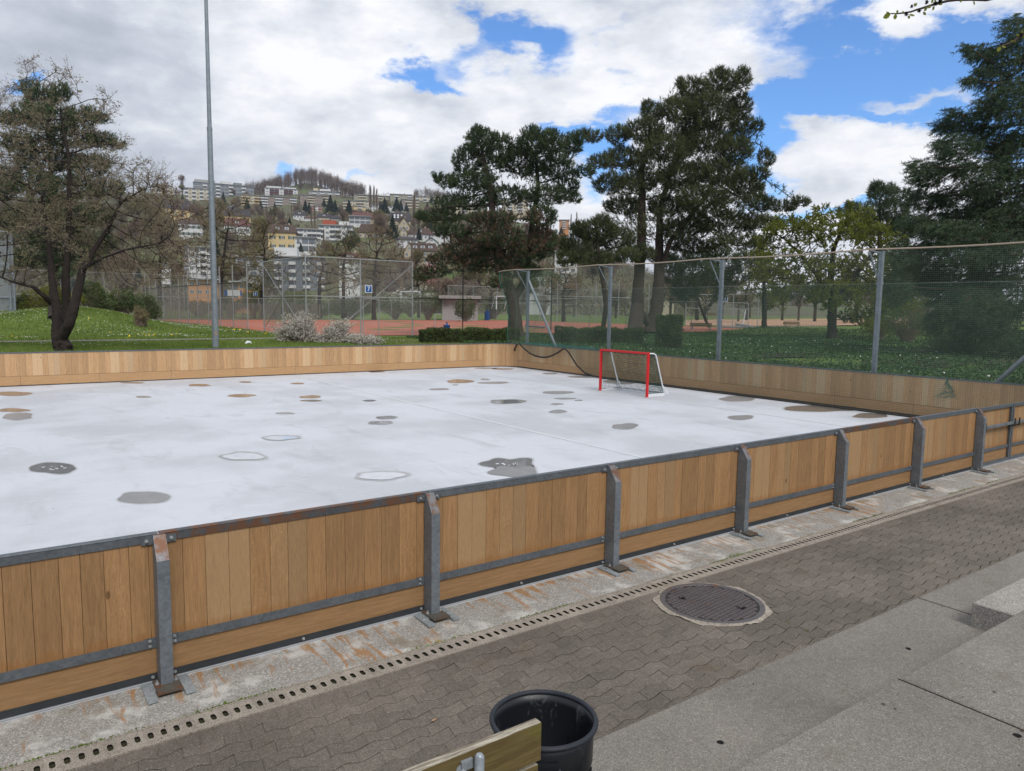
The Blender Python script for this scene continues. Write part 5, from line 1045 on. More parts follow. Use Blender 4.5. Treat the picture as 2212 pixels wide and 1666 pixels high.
# left edge fence
L0=gnd(35,713)
cfence('high chain-link fence corner at the far left edge beside red clay',[(L0[0],L0[1]),(L0[0]-.15,L0[1]+4),(L0[0]-.3,L0[1]+8),(L0[0]-.45,L0[1]+12),(L0[0]-.6,L0[1]+16),(L0[0]-.75,L0[1]+20)],.7,6.0,rails=(2.0,4.0),r=.07,mesh=(.02,6.0,.08,.006),pm=M_pole)
cfence('high chain-link fence running out of view at the far left',[(L0[0]-.2,L0[1]-.05),(L0[0]-4,L0[1]-.05),(L0[0]-8,L0[1]-.05)],.7,6.0,rails=(2.0,4.0),r=.06,mesh=(.02,6.0,.10,.004),pm=M_pole)
# signs
def textmesh(s,size,mat,parent,loc_world,rz,name='lettering',depth_=.004):
    cu=bpy.data.curves.new('t','FONT'); cu.body=s; cu.size=size; cu.extrude=depth_; cu.align_x='CENTER'; cu.align_y='CENTER'; cu.offset=size*.02
    o=bpy.data.objects.new('t',cu); COL.objects.link(o); bpy.context.view_layer.update(); dg=bpy.context.evaluated_depsgraph_get(); me=bpy.data.meshes.new_from_object(o.evaluated_get(dg)); bpy.data.objects.remove(o)
    V=np.array([v.co for v in me.vertices]); c,s_=math.cos(rz),math.sin(rz); P=np.stack([loc_world[0]+V[:,0]*c-V[:,2]*-s_*-1*0-0*V[:,1],V[:,0]*0,V[:,1]],1)
    # text x -> along (c,s), text y -> z, text z -> towards viewer (s,-c)
    P=np.stack([loc_world[0]+V[:,0]*c+V[:,2]*s_,loc_world[1]+V[:,0]*s_-V[:,2]*c,loc_world[2]+V[:,1]],1); P=tolocal(P,parent)
    me.vertices.foreach_set('co',P.astype(np.float32).ravel()); me.materials.clear(); me.update(); return linkmesh(name,me,mat,parent)
M_sblue=plain('sign_blue',(.012,.085,.33),.45,var=.05)
def sign(label,px,py,dz,s,ch,y=None):
    Pc=at(px,py,dz) if y is None else onp(px,py,1,y); rz=0 if y else -math.atan2(Pc[0],Pc[1]); T=thing('court_sign',label,'sign',Pc,0,'blue court number signs')
    c,s_=math.cos(rz),math.sin(rz)
    def panel(h,o0,o1,nm,mt):
        q=[(Pc[0]+a*h*c+o0*s_,Pc[1]+a*h*s_-o0*c,Pc[2]+b*h) for a,b in((-1,-1),(1,-1),(1,1),(-1,1))]; return MB().prism(q,((o1-o0)*s_,-(o1-o0)*c,0)).build(nm,mt,T)
    panel(s/2,0,.02,'border',M_white); panel(s/2*.82,.021,.026,'panel',M_sblue)
    textmesh(ch,s*.78,M_white,T,(Pc[0]+.03*s_,Pc[1]-.03*c,Pc[2]),rz); return T
sign('blue square sign with white number 7 on the chain-link cage',796,624.5,0,.46,'7',40.62)
sign('small blue sign with a white number 8 seen through the net',1566,645,70,.55,'8')
sign('blurred blue square sign with white border behind the left courts',552,635,90,.55,'6')
# lamp pole
B=gnd(466,753); dzp=depth(B); T=thing('lamp_pole','very tall galvanised pole rising behind the far barrier out of the top of the view','pole',B)
s=dzp/FPX; h1=(750-293)*s; top=at(447,0,dzp); 
MB().tube([(B[0],B[1],0),(B[0],B[1],B[2]+1.4)],[7.0*s,6.9*s],16).build('pole_base',M_pole,T,True)
MB().tube([(B[0],B[1],B[2]+1.4),(B[0],B[1],B[2]+h1)],[6.8*s,5.2*s],16).build('pole',M_pole,T,True)
MB().tube([(B[0],B[1],B[2]+h1),(B[0],B[1],B[2]+h1+.12)],5.6*s,16).build('joint_ring',M_pole,T)
MB().tube([(B[0],B[1],B[2]+h1+.1),(B[0],B[1],B[2]+h1+7.5)],[4.4*s,3.1*s],16).build('pole_top',M_pole,T,True)
MB().box(B[0]-.06,B[0]+.04,B[1]-7.2*s-.01,B[1]-6.8*s,B[2]+.55,B[2]+.68).build('sticker',M_ybush if False else plain('sticker',(.35,.25,.2),.8),T)
# white thing on lawn
mb=MB(); c0=gnd(536,745); 
mb.tube([c0+np.array([-.12,0,.02]),c0+np.array([-.02,0,.12]),c0+np.array([.1,.02,.10]),c0+np.array([.16,0,.0])],[.05,.07,.06,.03],8); tag(mb.build('plastic_bag',M_white,None,True),'crumpled white plastic bag on the lawn right of the lamp pole','bag')
# clutter near courts
def bench_far(label,x0,x1,yt,yb,dz):
    Pc=at((x0+x1)/2,yb,dz); w_=(x1-x0)*dz/FPX/2; h=(yb-yt)*dz/FPX; rz=-math.atan2(Pc[0],Pc[1])*.8; T=thing('park_bench',label,'bench',Pc,rz,'benches beside the courts')
    Mw=MATS['weathered_plank']
    for k in range(2): MB().box(-w_,w_,.18,.21,h*(.62+.2*k),h*(.78+.2*k)).build('backrest',Mw,T,local=True)
    MB().box(-w_,w_,-.25,.16,h*.5,h*.55).build('seat',Mw,T,local=True)
    for sx in(-.8,.8): MB().box(sx*w_-.03,sx*w_+.03,-.22,.2,0,h*.495).build('leg',M_court_post,T,local=True)
bench_far('wooden bench beside the path in front of the sandy court',1693,1727,695,710,66)
bench_far('long wooden bench on the edge of the clay right of the cube-shaped shrub',1491,1538,698,712,60)
bench_far('dark bench on the grass beyond the small court gate',1514,1546,676,690,105)
Pc=at(965,712,44); T=thing('water_barrel','blue lidded barrel behind the clipped hedge at the clay','barrel',(Pc[0],Pc[1],.7))
mb=MB(); zc=at(965,703,44)[2]; mb.tube([(Pc[0],Pc[1],.7),(Pc[0],Pc[1],zc-.12)],.17,12); mb.build('barrel',M_bluep,T)
MB().tube([(Pc[0],Pc[1],zc-.12),(Pc[0],Pc[1],zc+.02)],[.20,.21],12).build('lid',M_bluep,T); MB().tube([(Pc[0],Pc[1],zc+.02),(Pc[0],Pc[1],zc+.10),(Pc[0],Pc[1],zc+.2)],[.09,.05,.05],8).build('knob',M_bluep,T)
Pc=gnd(1052,692,.75); mb=MB(); mb.tube([(Pc[0],Pc[1],.75),(Pc[0],Pc[1],1.9)],.35,12); mb.tube([(Pc[0],Pc[1],1.9),(Pc[0],Pc[1],2.1)],.2,12); tag(mb.build('water_barrel',M_bluep),'small distant blue barrel on the grass left of the pine trunk','barrel')
a=gnd(940,706,.73); T=thing('water_standpipe','grey bent standpipe with tap on the clay behind the hedge','pipe',a); zt=at(940,679,depth(a))[2]
MB().tube([a,(a[0],a[1],zt),(a[0]+.5,a[1],zt+.02)],.05,6).build('pipe',M_court_post,T); MB().tube([(a[0]+.5,a[1],zt+.08),(a[0]+.5,a[1],zt-.1)],.05,6).build('tap',M_court_post,T)
# drag broom
T=thing('drag_broom','long court broom with upright handle resting behind the net','broom',gnd(1605,708,.75)); a=gnd(1590,703,.76); b_=gnd(1623,709,.76)
MB().bar(a+np.array([0,0,.15]),b_+np.array([0,0,.15]),.25).build('broom_head',M_court_post,T); c0=(a+b_)/2; MB().tube([c0+np.array([0,0,.2]),at(1611,669,depth(c0))],.05,6).build('handle',M_white,T)
# football goals
def fgoal(label,x0,x1,yt,yb,dz):
    A=at(x0,yb,dz*1.0); Bq=at(x1,yb,dz*.985); T=thing('football_goal',label,'goal',(A+Bq)/2,0,'white football goals'); zt=at(x1,yt,dz)[2]
    for q in(A,Bq): MB().tube([q,(q[0],q[1],zt)],.08,8).build('goal_post',M_white,T)
    MB().tube([(A[0],A[1],zt),(Bq[0],Bq[1],zt)],.08,8).build('crossbar',M_white,T)
    for q in(A,Bq): MB().tube([(q[0]+.1,q[1]+.2,zt),(q[0]+.4,q[1]+1.0,zt),(q[0]+.5,q[1]+1.9,q[2])],.05,6).build('back_frame',M_white,T)
    mb=MB()
    for k in range(14): t_=k/13; mb.tube([(A[0]+(Bq[0]-A[0])*t_,A[1]+(Bq[1]-A[1])*t_+.2,zt),(A[0]+(Bq[0]-A[0])*t_+.4,A[1]+(Bq[1]-A[1])*t_+1.0,zt),(A[0]+(Bq[0]-A[0])*t_+.5,A[1]+(Bq[1]-A[1])*t_+1.9,A[2])],.012,3,False)
    mb.build('net',M_netg,T)
fgoal('white football goal with green net right of the cage',866,907,631,668,100)
fgoal('white football goal half hidden by the pine trunk',1072,1100,641,668,104)
# banner
Pc=at(504,633,93); T=thing('banner','white and blue advertising banner behind the far court fence','banner',Pc); rz=-math.atan2(Pc[0],Pc[1]); c,s_=math.cos(rz),math.sin(rz)
for k,(u0,u1,mt) in enumerate(((-1.05,-.7,M_sblue),(-.68,-.3,M_white),(-.28,.1,M_white),(.12,.45,M_white),(.47,.8,M_white),(.82,1.0,M_sblue))):
    q=[(Pc[0]+a*c,Pc[1]+a*s_,Pc[2]+b*.36) for a,b in((u0,-1),(u1,-1),(u1,1),(u0,1))]; MB().prism(q,(.02*s_,-.02*c,0)).build('banner_panel',mt,T)
# ---------------------------------------------------------------- hillside buildings
def unitwindow():
    mb=MB(); mb.box(-.5,.5,-.06,-.0,0,1,0); mb.box(-.42,-.03,-.075,-.061,.08,.92,1); mb.box(.03,.42,-.075,-.061,.08,.92,1)
    o=mb.build('window',[M_frame,M_glass],None,local=True); return o
UW=unitwindow(); UWm=UW.data; bpy.data.objects.remove(UW)
mb=MB(); mb.box(-.5,-.46,-.10,-.078,-.02,1.02); mb.box(-1.0,-.56,-.10,-.01,0,1); mb.box(.56,1.0,-.10,-.01,0,1); _o=mb.build('s',M_shut,None,local=True); SHm=_o.data; bpy.data.objects.remove(_o)
def win(T,x,y,z,w_,h,name='window',me=None):
    o=bpy.data.objects.new(name,me or UWm); COL.objects.link(o); o.parent=T; o.location=(x,y,z); o.scale=(w_,1,h); return o
RECTS=[]
GB='buildings on the hillside'
def bplace(name,label,cat,x0,x1,yb,d,rot):
    B=at((x0+x1)/2,yb,d); return thing(name,label,cat,B,-math.atan2(B[0],B[1])+R(rot),GB)
def apt(label,x0,x1,yt,yb,d,n,pat,wall,rot=0,dep=12,par='white',top=None,foot=5):
    T=bplace('apartment_block',label,'building',x0,x1,yb,d,rot); W_=(x1-x0)*d/FPX/max(.6,math.cos(R(rot))); H=(yb-yt)*d/FPX; RECTS.append((x0,x1,yt,yb,d))
    MB().box(-W_/2,W_/2,0,dep,-foot,H).build('wall',WL[wall],T,local=True); MB().box(-W_/2-.4,W_/2+.4,-.9,dep+.3,H+.004,H+.42).build('roof',RF['flat'],T,local=True)
    sh=H/n; cw=W_/len(pat)
    for i in range(n):
        for j,ch in enumerate(pat):
            x=-W_/2+cw*(j+.5); z=i*sh
            if ch=='w': win(T,x,0,z+sh*.32,min(cw*.62,2.6),sh*.46)
            elif ch=='n': win(T,x,0,z+sh*.32,min(cw*.35,1.2),sh*.46)
            elif ch=='b':
                MB().box(x-cw*.49,x+cw*.49,-1.5,-.01,z+.02,z+.22).box(x-cw*.49,x+cw*.49,-1.5,-1.38,z+.221,z+sh*.40).build('balcony',WL[par],T,local=True); MB().box(x-cw*.44,x+cw*.44,-.05,-.002,z+sh*.1,z+sh*.88).build('window',M_glass,T,local=True)
            elif ch=='g': MB().box(x-cw*.46,x+cw*.46,-.06,-.003,z+sh*.12,z+sh*.86).build('window',M_glass,T,local=True)
    if top:
        for (a,b_,h,wl) in top: MB().box(-W_/2+W_*a,-W_/2+W_*b_,1.5,dep-1.5,H+.43,H+.43+h).build('penthouse',WL[wl],T,local=True)
    return T
def house(label,x0,x1,yr,ye,yb,d,wall,roof,kind='side',nx=3,ny=2,dorm=0,shut=False,rot=0,dep=10,sky=0,foot=7):
    T=bplace('house',label,'house',x0,x1,yb,d,rot); k=d/FPX; W_=(x1-x0)*k; He=(yb-ye)*k; Hr=(yb-yr)*k; RECTS.append((x0,x1,yr,yb,d)); h=W_/2
    if kind=='side':
        MB().box(-h,h,0,dep,-foot,He).build('wall',WL[wall],T,local=True)
        mb=MB(); i=min(2.2,h*.25); e=.55; th=.22
        for s_ in(0,1):
            y0=-e if s_==0 else dep+e; yr_=dep/2
            q=[(-h-e,y0,He-.15),(h+e,y0,He-.15),(h-i+e,yr_,Hr),(-h+i-e,yr_,Hr)]
            mb.prism(q,(0,0,th))
        for s_ in(-1,1): mb.prism([(s_*(h+e),-e,He-.15),(s_*(h+e),dep+e,He-.15),(s_*(h-i+e),dep/2,Hr)],(0,0,th))
        rf=mb.build('roof',RF[roof],T,local=True)
        sl=(Hr-He+.15)/(dep/2+e)
        for j in range(dorm):
            x=-h+W_*(j+1)/(dorm+1); yy=dep*.12; zz=He+sl*(yy+e)*.9; dh=min(1.7,(Hr-He)*.42)
            MB().box(x-.9,x+.9,yy,yy+2.4,zz-.3,zz+dh).build('dormer',WL['white'] if wall!='dgrey' else WL['grey'],rf,local=True)
            MB().prism([(x-1.2,yy-.25,zz+dh+.01),(x+1.2,yy-.25,zz+dh+.01),(x,yy-.25,zz+dh+.75)],(0,2.9,0)).build('dormer_roof',RF[roof],rf,local=True); win(T,x,yy-.001,zz+.1,1.1,dh*.75)
        for j in range(sky):
            x=-h+W_*(.25+.6*(j%4)/4); yy=dep*(.12 if j<4 else .27); zz=He-.15+sl*(yy+e)+th; MB().prism([(x-.5,yy,zz+.02),(x+.5,yy,zz+.02),(x+.5,yy+.9,zz+.02+sl*.9),(x-.5,yy+.9,zz+.02+sl*.9)],(0,0,.06)).build('skylight',M_white,rf,local=True)
        MB().box(h*.4,h*.4+.7,dep*.55,dep*.55+.7,Hr-1.2,Hr+1.0).build('chimney',WL['beige'],rf,local=True)
    else:
        ov=.5; MB().prism([(-h,0,-foot),(h,0,-foot),(h,0,He),(0,0,Hr-.1),(-h,0,He)],(0,dep,0)).build('wall',WL[wall],T,local=True)
        mb=MB(); sl=(Hr-He)/h
        for s_ in(-1,1): mb.prism([(s_*(h+ov),-ov,He-ov*sl),(0,-ov,Hr+.02),(0,-ov,Hr+.25),(s_*(h+ov),-ov,He-ov*sl+.25)],(0,dep+2*ov,0))
        mb.build('roof',RF[roof],T,local=True); win(T,0,0,He+(Hr-He)*.15,min(1.2,h*.5),min(1.3,(Hr-He)*.4))
    sh=He/max(1,ny)
    for i in range(ny):
        for j in range(nx):
            x=-h+W_*(j+.5)/nx; w1=min(1.3,W_/nx*.5); hh=min(1.5,sh*.55); win(T,x,0,i*sh+sh*.25,w1,hh)
            if shut: win(T,x,0,i*sh+sh*.25,w1,hh,'shutter',SHm)
    return T
# crest blocks
apt('long white stepped terrace block on the left crest of the hill',425,546,399,428,850,4,'ggbggbggbggbgg','grey',6,top=((.02,.35,3,'grey'),(.45,.62,3,'white'),(.66,.8,2.5,'dgrey')))
apt('cream block with balconies below the left crest terrace',402,454,408,440,830,4,'bwbwbwb','cream',-6)
apt('pale block behind the crown edge of the budding tree',334,372,402,428,860,3,'wbwbw','cream',0)
apt('cream and yellow block left of the brown slab block',523,566,422,446,818,4,'bbwbb','cream',8,par='yellow')
apt('brown five-storey slab block with white balcony stacks',566,640,426,454,812,5,'bbwwbbwwbb','brown',2,par='white')
apt('white block with maroon awnings directly above the brown slab block',574,642,408,424,870,3,'wbbwbbw','white',0,par='maroon',top=((.05,.5,2,'white'),(.6,.95,1.5,'white')))
apt('flat grey-white block at the foot of the crest wood',668,733,414,427,875,2,'wbwbwbwb','grey',-3,top=((.15,.3,3,'cream'),(.35,.7,2.5,'white')))
apt('brown and cream block below the grey-white crest block',649,712,423,450,820,5,'wwbbwwbb','brown',4,par='cream')
apt('cream stepped block right of the dark firs',742,796,434,452,805,3,'bbwbbw','cream',-8,par='cream')
apt('wide olive and cream block on the right crest',766,843,423,444,842,4,'wbbwwbbww','olive',5,par='cream')
apt('olive block with white balconies right of the poplars',843,890,421,448,838,5,'wbwwb','olive',0,par='white')
apt('cream block with coloured balconies below the right crest',868,905,432,456,815,4,'wbbwb','brown',3,par='cream')
apt('last cream block on the right crest beside the tall pine',890,946,425,451,848,4,'wbwbwbw','cream',-4,par='white')
apt('small yellow block with blank side wall',765,789,446,461,760,3,'nbn','yellow',20)
apt('low white balcony block among the firs in mid-slope',655,695,445,456,700,2,'bwbwb','white',0,par='pink')
apt('long low white block behind the dark-roofed house with skylights',798,880,444,452,720,1,'wwwwwwww','white',0)
apt('orange block seen between the two tall pines',1208,1229,476,495,600,4,'nbn','orange',0)
apt('white block behind the gap between the pines',1198,1246,545,592,260,3,'wbw','white',0)
apt('pale block seen through the pine crown',1085,1140,430,460,700,5,'wbwbw','cream',0)
apt('cream row of flats behind the left pine',985,1045,440,462,760,4,'wbwbw','cream',0)
# mid slope houses
house('yellow gabled house behind the edge of the budding tree',355,420,432,452,470,480,'yellow','dark','side',4,2,rot=18)
house('long white house with brown roof right of the budding tree',388,438,473,483,512,400,'white','brown','side',5,2,0,True)
house('tiny white house with pointed dormer below the crest',488,508,443,449,454,600,'white','dark','side',2,1,1)
house('house with large dark slate roof and yellow dormer',486,540,450,467,482,480,'yellow','dark','side',3,1,0)
house('white house with maroon roof and green dormer',486,539,471,488,504,420,'white','maroon','side',4,1,1,True)
house('big yellow house with green shutters and two dark dormers',581,638,485,503,540,350,'yellow','brown','side',3,2,2,True,rot=-6)
T=apt('white modern house with a round window beside the yellow house',638,681,514,545,330,2,'ngg','white',-4)
mb=MB(); W_=(681-638)*330/FPX; mb.tube([(-W_*.33,-.02,4.3),(-W_*.33,-.10,4.3)],.75,20); mb.build('round_window',M_glass,T,local=True)
apt('white balcony flats above the round-window house',636,692,496,516,372,2,'bbwbbb','white',3,par='white')
house('white house with pointed white dormer in mid-slope',634,661,456,465,473,560,'white','dark','side',4,1,1)
house('second pointed-dormer house in mid-slope, right of the poplar',685,715,461,470,480,560,'cream','dark','side',4,1,1)
house('low maroon-roofed row between the two dormer houses',659,684,467,471,476,545,'white','maroon','side',5,1)
house('grey-roofed house left of the brown broadleaf tree',715,738,465,472,481,540,'grey','dark','side',3,1)
apt('stepped white and red terrace flats behind the tall brown tree',690,760,488,520,400,3,'bwbbwb','white',-5,par='white',top=((.1,.5,2.5,'red'),(.6,.9,2,'white')))
house('house with long maroon roof above the teal glass front',759,808,458,472,478,482,'cream','maroon','side',4,1)
apt('villa with teal glass front on the slope',755,800,468,484,462,2,'gggg','white',0,par='white')
house('long brown-roofed house behind the twin brown trees',774,848,484,503,516,420,'cream','brown','side',7,1)
house('house with huge dark roof full of skylights',840,890,459,477,486,480,'beige','dark','side',3,1,0,sky=7)
house('tall cream gable with balcony below the skylight roof',860,885,471,488,508,455,'beige','maroon','gable',2,2)
house('small pale gable house below the tall cream gable',863,881,491,503,513,405,'cream','dark','gable',1,1)
house('wide brown-roofed row house right of the pale gable',882,932,492,506,518,402,'white','brown','side',6,1,1)
house('white house with dark solar roof',862,902,511,518,542,360,'white','dark','side',3,2,rot=12)
house('large beige house with row of dormers near the pine',880,946,525,542,572,312,'beige','brown','side',6,2,3)
house('beige gable end of the large dormer house',873,896,524,543,572,308,'beige','brown','gable',2,2)
house('white gable house left of the pine branches',919,945,514,523,532,345,'white','dark','gable',2,1)
house('maroon-roofed house with skylights beside the pine',930,956,496,507,514,400,'white','maroon','side',3,1,0,sky=4)
house('white gabled house partly behind the pine branches',950,972,502,510,520,385,'white','dark','gable',2,1)
house('low pink house behind the cage right end',922,942,554,560,580,290,'pink','brown','side',2,1)
house('maroon-roofed house with white dormer just above the cage rail',733,780,546,562,590,205,'white','maroon','side',3,2,1)
apt('dark grey modern flats with white balcony bands behind the cage',596,700,557,640,280,5,'bgbgbgb','dgrey',-4,par='white',dep=14,top=((.0,.45,3.2,'white'),))
apt('grey flats left of the dark modern block',512,568,556,600,285,3,'wwgw','grey',0,par='white')
apt('pale glass-fronted flats behind the lamp pole',410,456,535,588,270,4,'wwbw','white',8,par='white')
apt('low orange building behind the left courts',410,470,606,640,150,2,'wwww','orange',0)
apt('orange and grey building behind the blurred sign',500,545,612,645,150,2,'gwg','orange',0)
apt('white flats glimpsed behind the reddish tree',344,368,572,600,230,2,'ww','white',0,foot=2)
apt('cream house seen between the two thick pine trunks',1425,1455,634,668,170,3,'ww','cream',0)
apt('plain pale hut with flat grey roof behind the courts',955,1032,646,686,98,1,'.','grey',0,foot=1)
apt('pale building behind the pine trunk area',1140,1190,590,640,200,3,'wbw','white',0)
# ---------------------------------------------------------------- hillside trees
def proto_round(name,mat,n,bark=M_barkl,lump=9,cl=.9,leaf=.55):
    T=thing(name,'x','tree',(0,0,0)); H=10.0
    C=[]; 
    for k in range(lump):
        a=rng.uniform(0,6.3); r=rng.uniform(0,2.4); c=np.array([r*math.cos(a),r*math.sin(a),rng.uniform(4.0,8.6)]); u=runit(n//lump)*rng.uniform(.5,1,(n//lump,1)); C.append(c+u*rng.uniform(1.2,2.0)*np.array([1,1,.9]))
    C=np.concatenate(C); V,F=leaves(C,leaf,leaf*.25,runit(len(C))*.3+(C-np.array([0,0,3]))/5); npmesh('crown',V,F,mat,T)
    m=40; idx=rng.choice(len(C),m); s0=np.zeros((m,3)); s0[:,2]=rng.uniform(2,5,m); V,F=merge([segs(s0,C[idx],np.full(m,.10),np.full(m,.03),4),segs(np.array([[0,0,-2.0]]),np.array([[0,0,5.5]]),np.array([.28]),np.array([.16]),8)]); npmesh('trunk',V,F,bark,T); return T
def proto_fir(name,mat,n=5200):
    T=thing(name,'x','tree',(0,0,0)); z=10*(1-rng.uniform(0,1,n)**.6*.93); r=(10-z)*.24*(1+.25*np.sin(z*7)); a=rng.uniform(0,2*PI,n); rr=r*rng.uniform(.55,1.1,n); C=np.stack([rr*np.cos(a),rr*np.sin(a),z-.2*rr],1)
    D=np.stack([np.cos(a),np.sin(a),-.35+0*a],1); V,F=leaves(C,.55,.22,D); npmesh('crown',V,F,mat,T); npmesh('trunk',*segs(np.array([[0,0,-2.0]]),np.array([[0,0,9.6]]),np.array([.2]),np.array([.03]),6),M_barkl,T); return T
def proto_poplar(name,mat):
    T=thing(name,'x','tree',(0,0,0)); P0=[];P1=[];R0=[];R1=[]
    for k in range(70):
        z=rng.uniform(.8,8.3); a=rng.uniform(0,6.3); L=(10-z)*rng.uniform(.25,.5); o=np.array([math.cos(a)*.3,math.sin(a)*.3,1.0]); p=np.array([0,0,z]); q=p+np.array([math.cos(a)*.5,math.sin(a)*.5,.6])*min(1,L*.5); P0+=[p,q]; P1+=[q,q+np.array([o[0]*.25,o[1]*.25,1])*L]; R0+=[.05,.035]; R1+=[.035,.008]
    P0.append(np.array([0,0,-2.0])); P1.append(np.array([0,0,9.6])); R0.append(.2); R1.append(.02)
    P0,P1,R0,R1=map(np.array,(P0,P1,R0,R1)); V,F=segs(P0,P1,R0,R1,4); npmesh('trunk',V,F,M_twig,T)
    t_=rng.uniform(0,1,(len(P0),26)); C=(P0[:,None,:]+(P1-P0)[:,None,:]*t_[:,:,None]).reshape(-1,3)+rng.normal(0,.13,(len(P0)*26,3)); V,F=leaves(C,.34,.045,np.tile([0,0,1.0],(len(C),1))); npmesh('crown',V,F,mat,T); return T
M_ht1=leafmat('hill_tree_brown',(.17,.13,.105),(.24,.19,.15),.12,.1); M_ht2=leafmat('hill_tree_olive',(.13,.11,.05),(.20,.175,.07),.12,.15); M_ht3=leafmat('hill_tree_red',(.17,.115,.088),(.22,.155,.12),.12,.1)
M_fir=leafmat('fir_needles',(.018,.038,.026),(.04,.066,.04),.4,.05); M_grn=leafmat('hill_green',(.05,.075,.03),(.09,.12,.045),.15,.15)
protos={}
for k,(nm,fn) in dict(brown=('broadleaf_tree',lambda n:proto_round(n,M_ht1,3600)),brown2=('broadleaf_tree',lambda n:proto_round(n,M_ht3,3000,lump=12)),olive=('broadleaf_tree',lambda n:proto_round(n,M_ht2,4200)),green=('broadleaf_tree',lambda n:proto_round(n,M_grn,4000)),fir=('fir_tree',lambda n:proto_fir(n,M_fir)),poplar=('poplar_tree',lambda n:proto_poplar(n,M_ht1))).items():
    protos[k]=[fn(nm),False]
def htree(k,px,yb,h_px,d,wr=1.0,label=None,zb=None):
    B=at(px,yb,d); H=h_px*d/FPX; sc=H/10.0; p=protos[k]; g={'brown':'bare broadleaf trees on the hillside','brown2':'reddish bare trees on the hillside','olive':'yellowish budding trees on the hillside','green':'green trees on the hillside','fir':'dark firs on the hillside','poplar':'slender poplars on the hillside'}[k]
    lb=label or {'brown':'bare brown broadleaf tree among the hillside houses','brown2':'reddish-brown bare tree among the hillside houses','olive':'yellowish budding tree among the hillside houses','green':'round green tree among the hillside houses','fir':'dark fir among the hillside houses','poplar':'slender bare poplar on the hillside'}[k]
    if not p[1]: T=p[0]; T.location=tuple(B); T.scale=(sc*wr,sc*wr,sc); T.rotation_euler.z=rng.uniform(0,6); T['label']=lb; T['group']=g; p[1]=True
    else: T=dup(p[0],B,rng.uniform(0,6),lb,g,(sc*wr,sc*wr,sc))
    return T
for px,yb,h,d,wr in ((483,446,32,700,1),(534,464,36,620,1.3),(564,455,22,740,1.0),(594,468,30,650,1.1),(611,469,18,640,.9),(660,468,36,640,1.2),(668,462,26,640,1.0),(714,468,46,610,1.3),(724,466,34,600,1.2),(754,470,38,590,1.3),(626,500,30,420,1.2),(831,462,34,620,1.4),(822,460,24,630,1.2),(857,458,32,640,1.4),(866,456,24,650,1.2),(848,516,52,410,1.1),(878,458,20,680,1.2),(923,456,20,700,1.3),(420,470,34,560,1.1),(395,445,26,700,1.0),(1212,507,18,560,1.3),(612,478,22,600,1.1),(646,438,14,840,1.2),(700,448,20,760,1.2),(905,520,30,395,1.0),(585,480,30,520,1.1),(560,505,26,430,1.2),(650,545,22,310,1.1),(940,470,24,600,1.2)):
    htree('fir',px,yb,h,d,wr)
for px,yb,h,d,wr in ((800,462,66,640,.7),(808,460,62,650,.6),(814,462,58,640,.6),(895,520,112,395,.42),(906,500,56,470,.6),(680,500,62,440,.55),(673,498,56,450,.5),(630,476,42,560,.5),(576,486,46,520,.6),(480,472,40,560,.6),(470,500,60,470,.5),(700,560,70,300,.4),(1233,505,46,520,.5),(1245,505,50,520,.5),(890,600,90,260,.4),(1030,600,80,250,.5),(960,560,70,300,.4)):
    htree('poplar',px,yb,h,d,wr)
htree('brown2',393,412,34,900,.7,'reddish bare tree standing alone on the left crest'); htree('green',495,405,10,880,.9,'small pale tree on the roof line of the left crest terrace')
# fill gaps between houses
cnt=0; tries=0
while cnt<280 and tries<6000:
    tries+=1; d=rng.choice([255,290,340,380,430,470,520,580,620,680,730,790,840,880])+rng.uniform(-15,15); px=rng.uniform(-60,1330)
    if px>960 and rng.random()<.45: continue
    v=ray(px,660); zz=hillz(px,d); Pw=np.array([v[0]*d,v[1]*d,zz-.5]); dd=depth(Pw); q=Pw-CO; sx=CW/2+FPX*(q@RT)/dd; sy=CH/2-FPX*(q@UP)/dd
    H=rng.uniform(8,15); hp=H*FPX/dd; wp=hp*.42
    bad=False
    for (x0,x1,yt,yb,bd) in RECTS:
        if bd>dd-10:
            ox=min(sx+wp,x1)-max(sx-wp,x0); oy=min(sy,yb)-max(sy-hp,yt)
            if ox>0 and oy>.35*min(hp,yb-yt) and ox>.25*min(2*wp,x1-x0) and rng.random()<.82: bad=True; break
    if bad: continue
    k=rng.choice(['brown','brown2','olive','brown','green','fir'],p=[.3,.2,.22,.13,.08,.07]); htree(k,sx,sy,hp,dd,rng.uniform(.9,1.35)); cnt+=1
print('filled',cnt)
CC=[];DDr=[]
for i in range(5200):
    d=rng.uniform(200,930)**1.0; px=rng.uniform(-150,1500); v=ray(px,660); z=hillz(px,d); b=np.array([v[0]*d,v[1]*d,z]); dd=depth(b); q=b-CO; sx=CW/2+FPX*(q@RT)/dd; sy=CH/2-FPX*(q@UP)/dd; H=rng.uniform(2.5,7.5); hp=H*FPX/dd
    if any(x0-2<sx<x1+2 and sy>yt+3 and sy-hp<yb-2 and bd>dd-6 for x0,x1,yt,yb,bd in RECTS): continue
    k=26; u=runit(k); C=b+np.array([0,0,H*.45])+u*np.array([H*.5,H*.5,H*.5])*rng.uniform(.6,1,(k,1)); CC.append(C); DDr.append(u+np.array([0,0,1.0]))
CC=np.concatenate(CC); DDr=np.concatenate(DDr); M_und=leafmat('undergrowth',(.16,.13,.10),(.20,.18,.095),.045,.1,(.075,.10,.045)); V,F=leaves(CC,1.5,.55,DDr); tag(npmesh('undergrowth',V,F,M_und),'brown and green undergrowth and small trees between the hillside houses','undergrowth',kind='stuff')
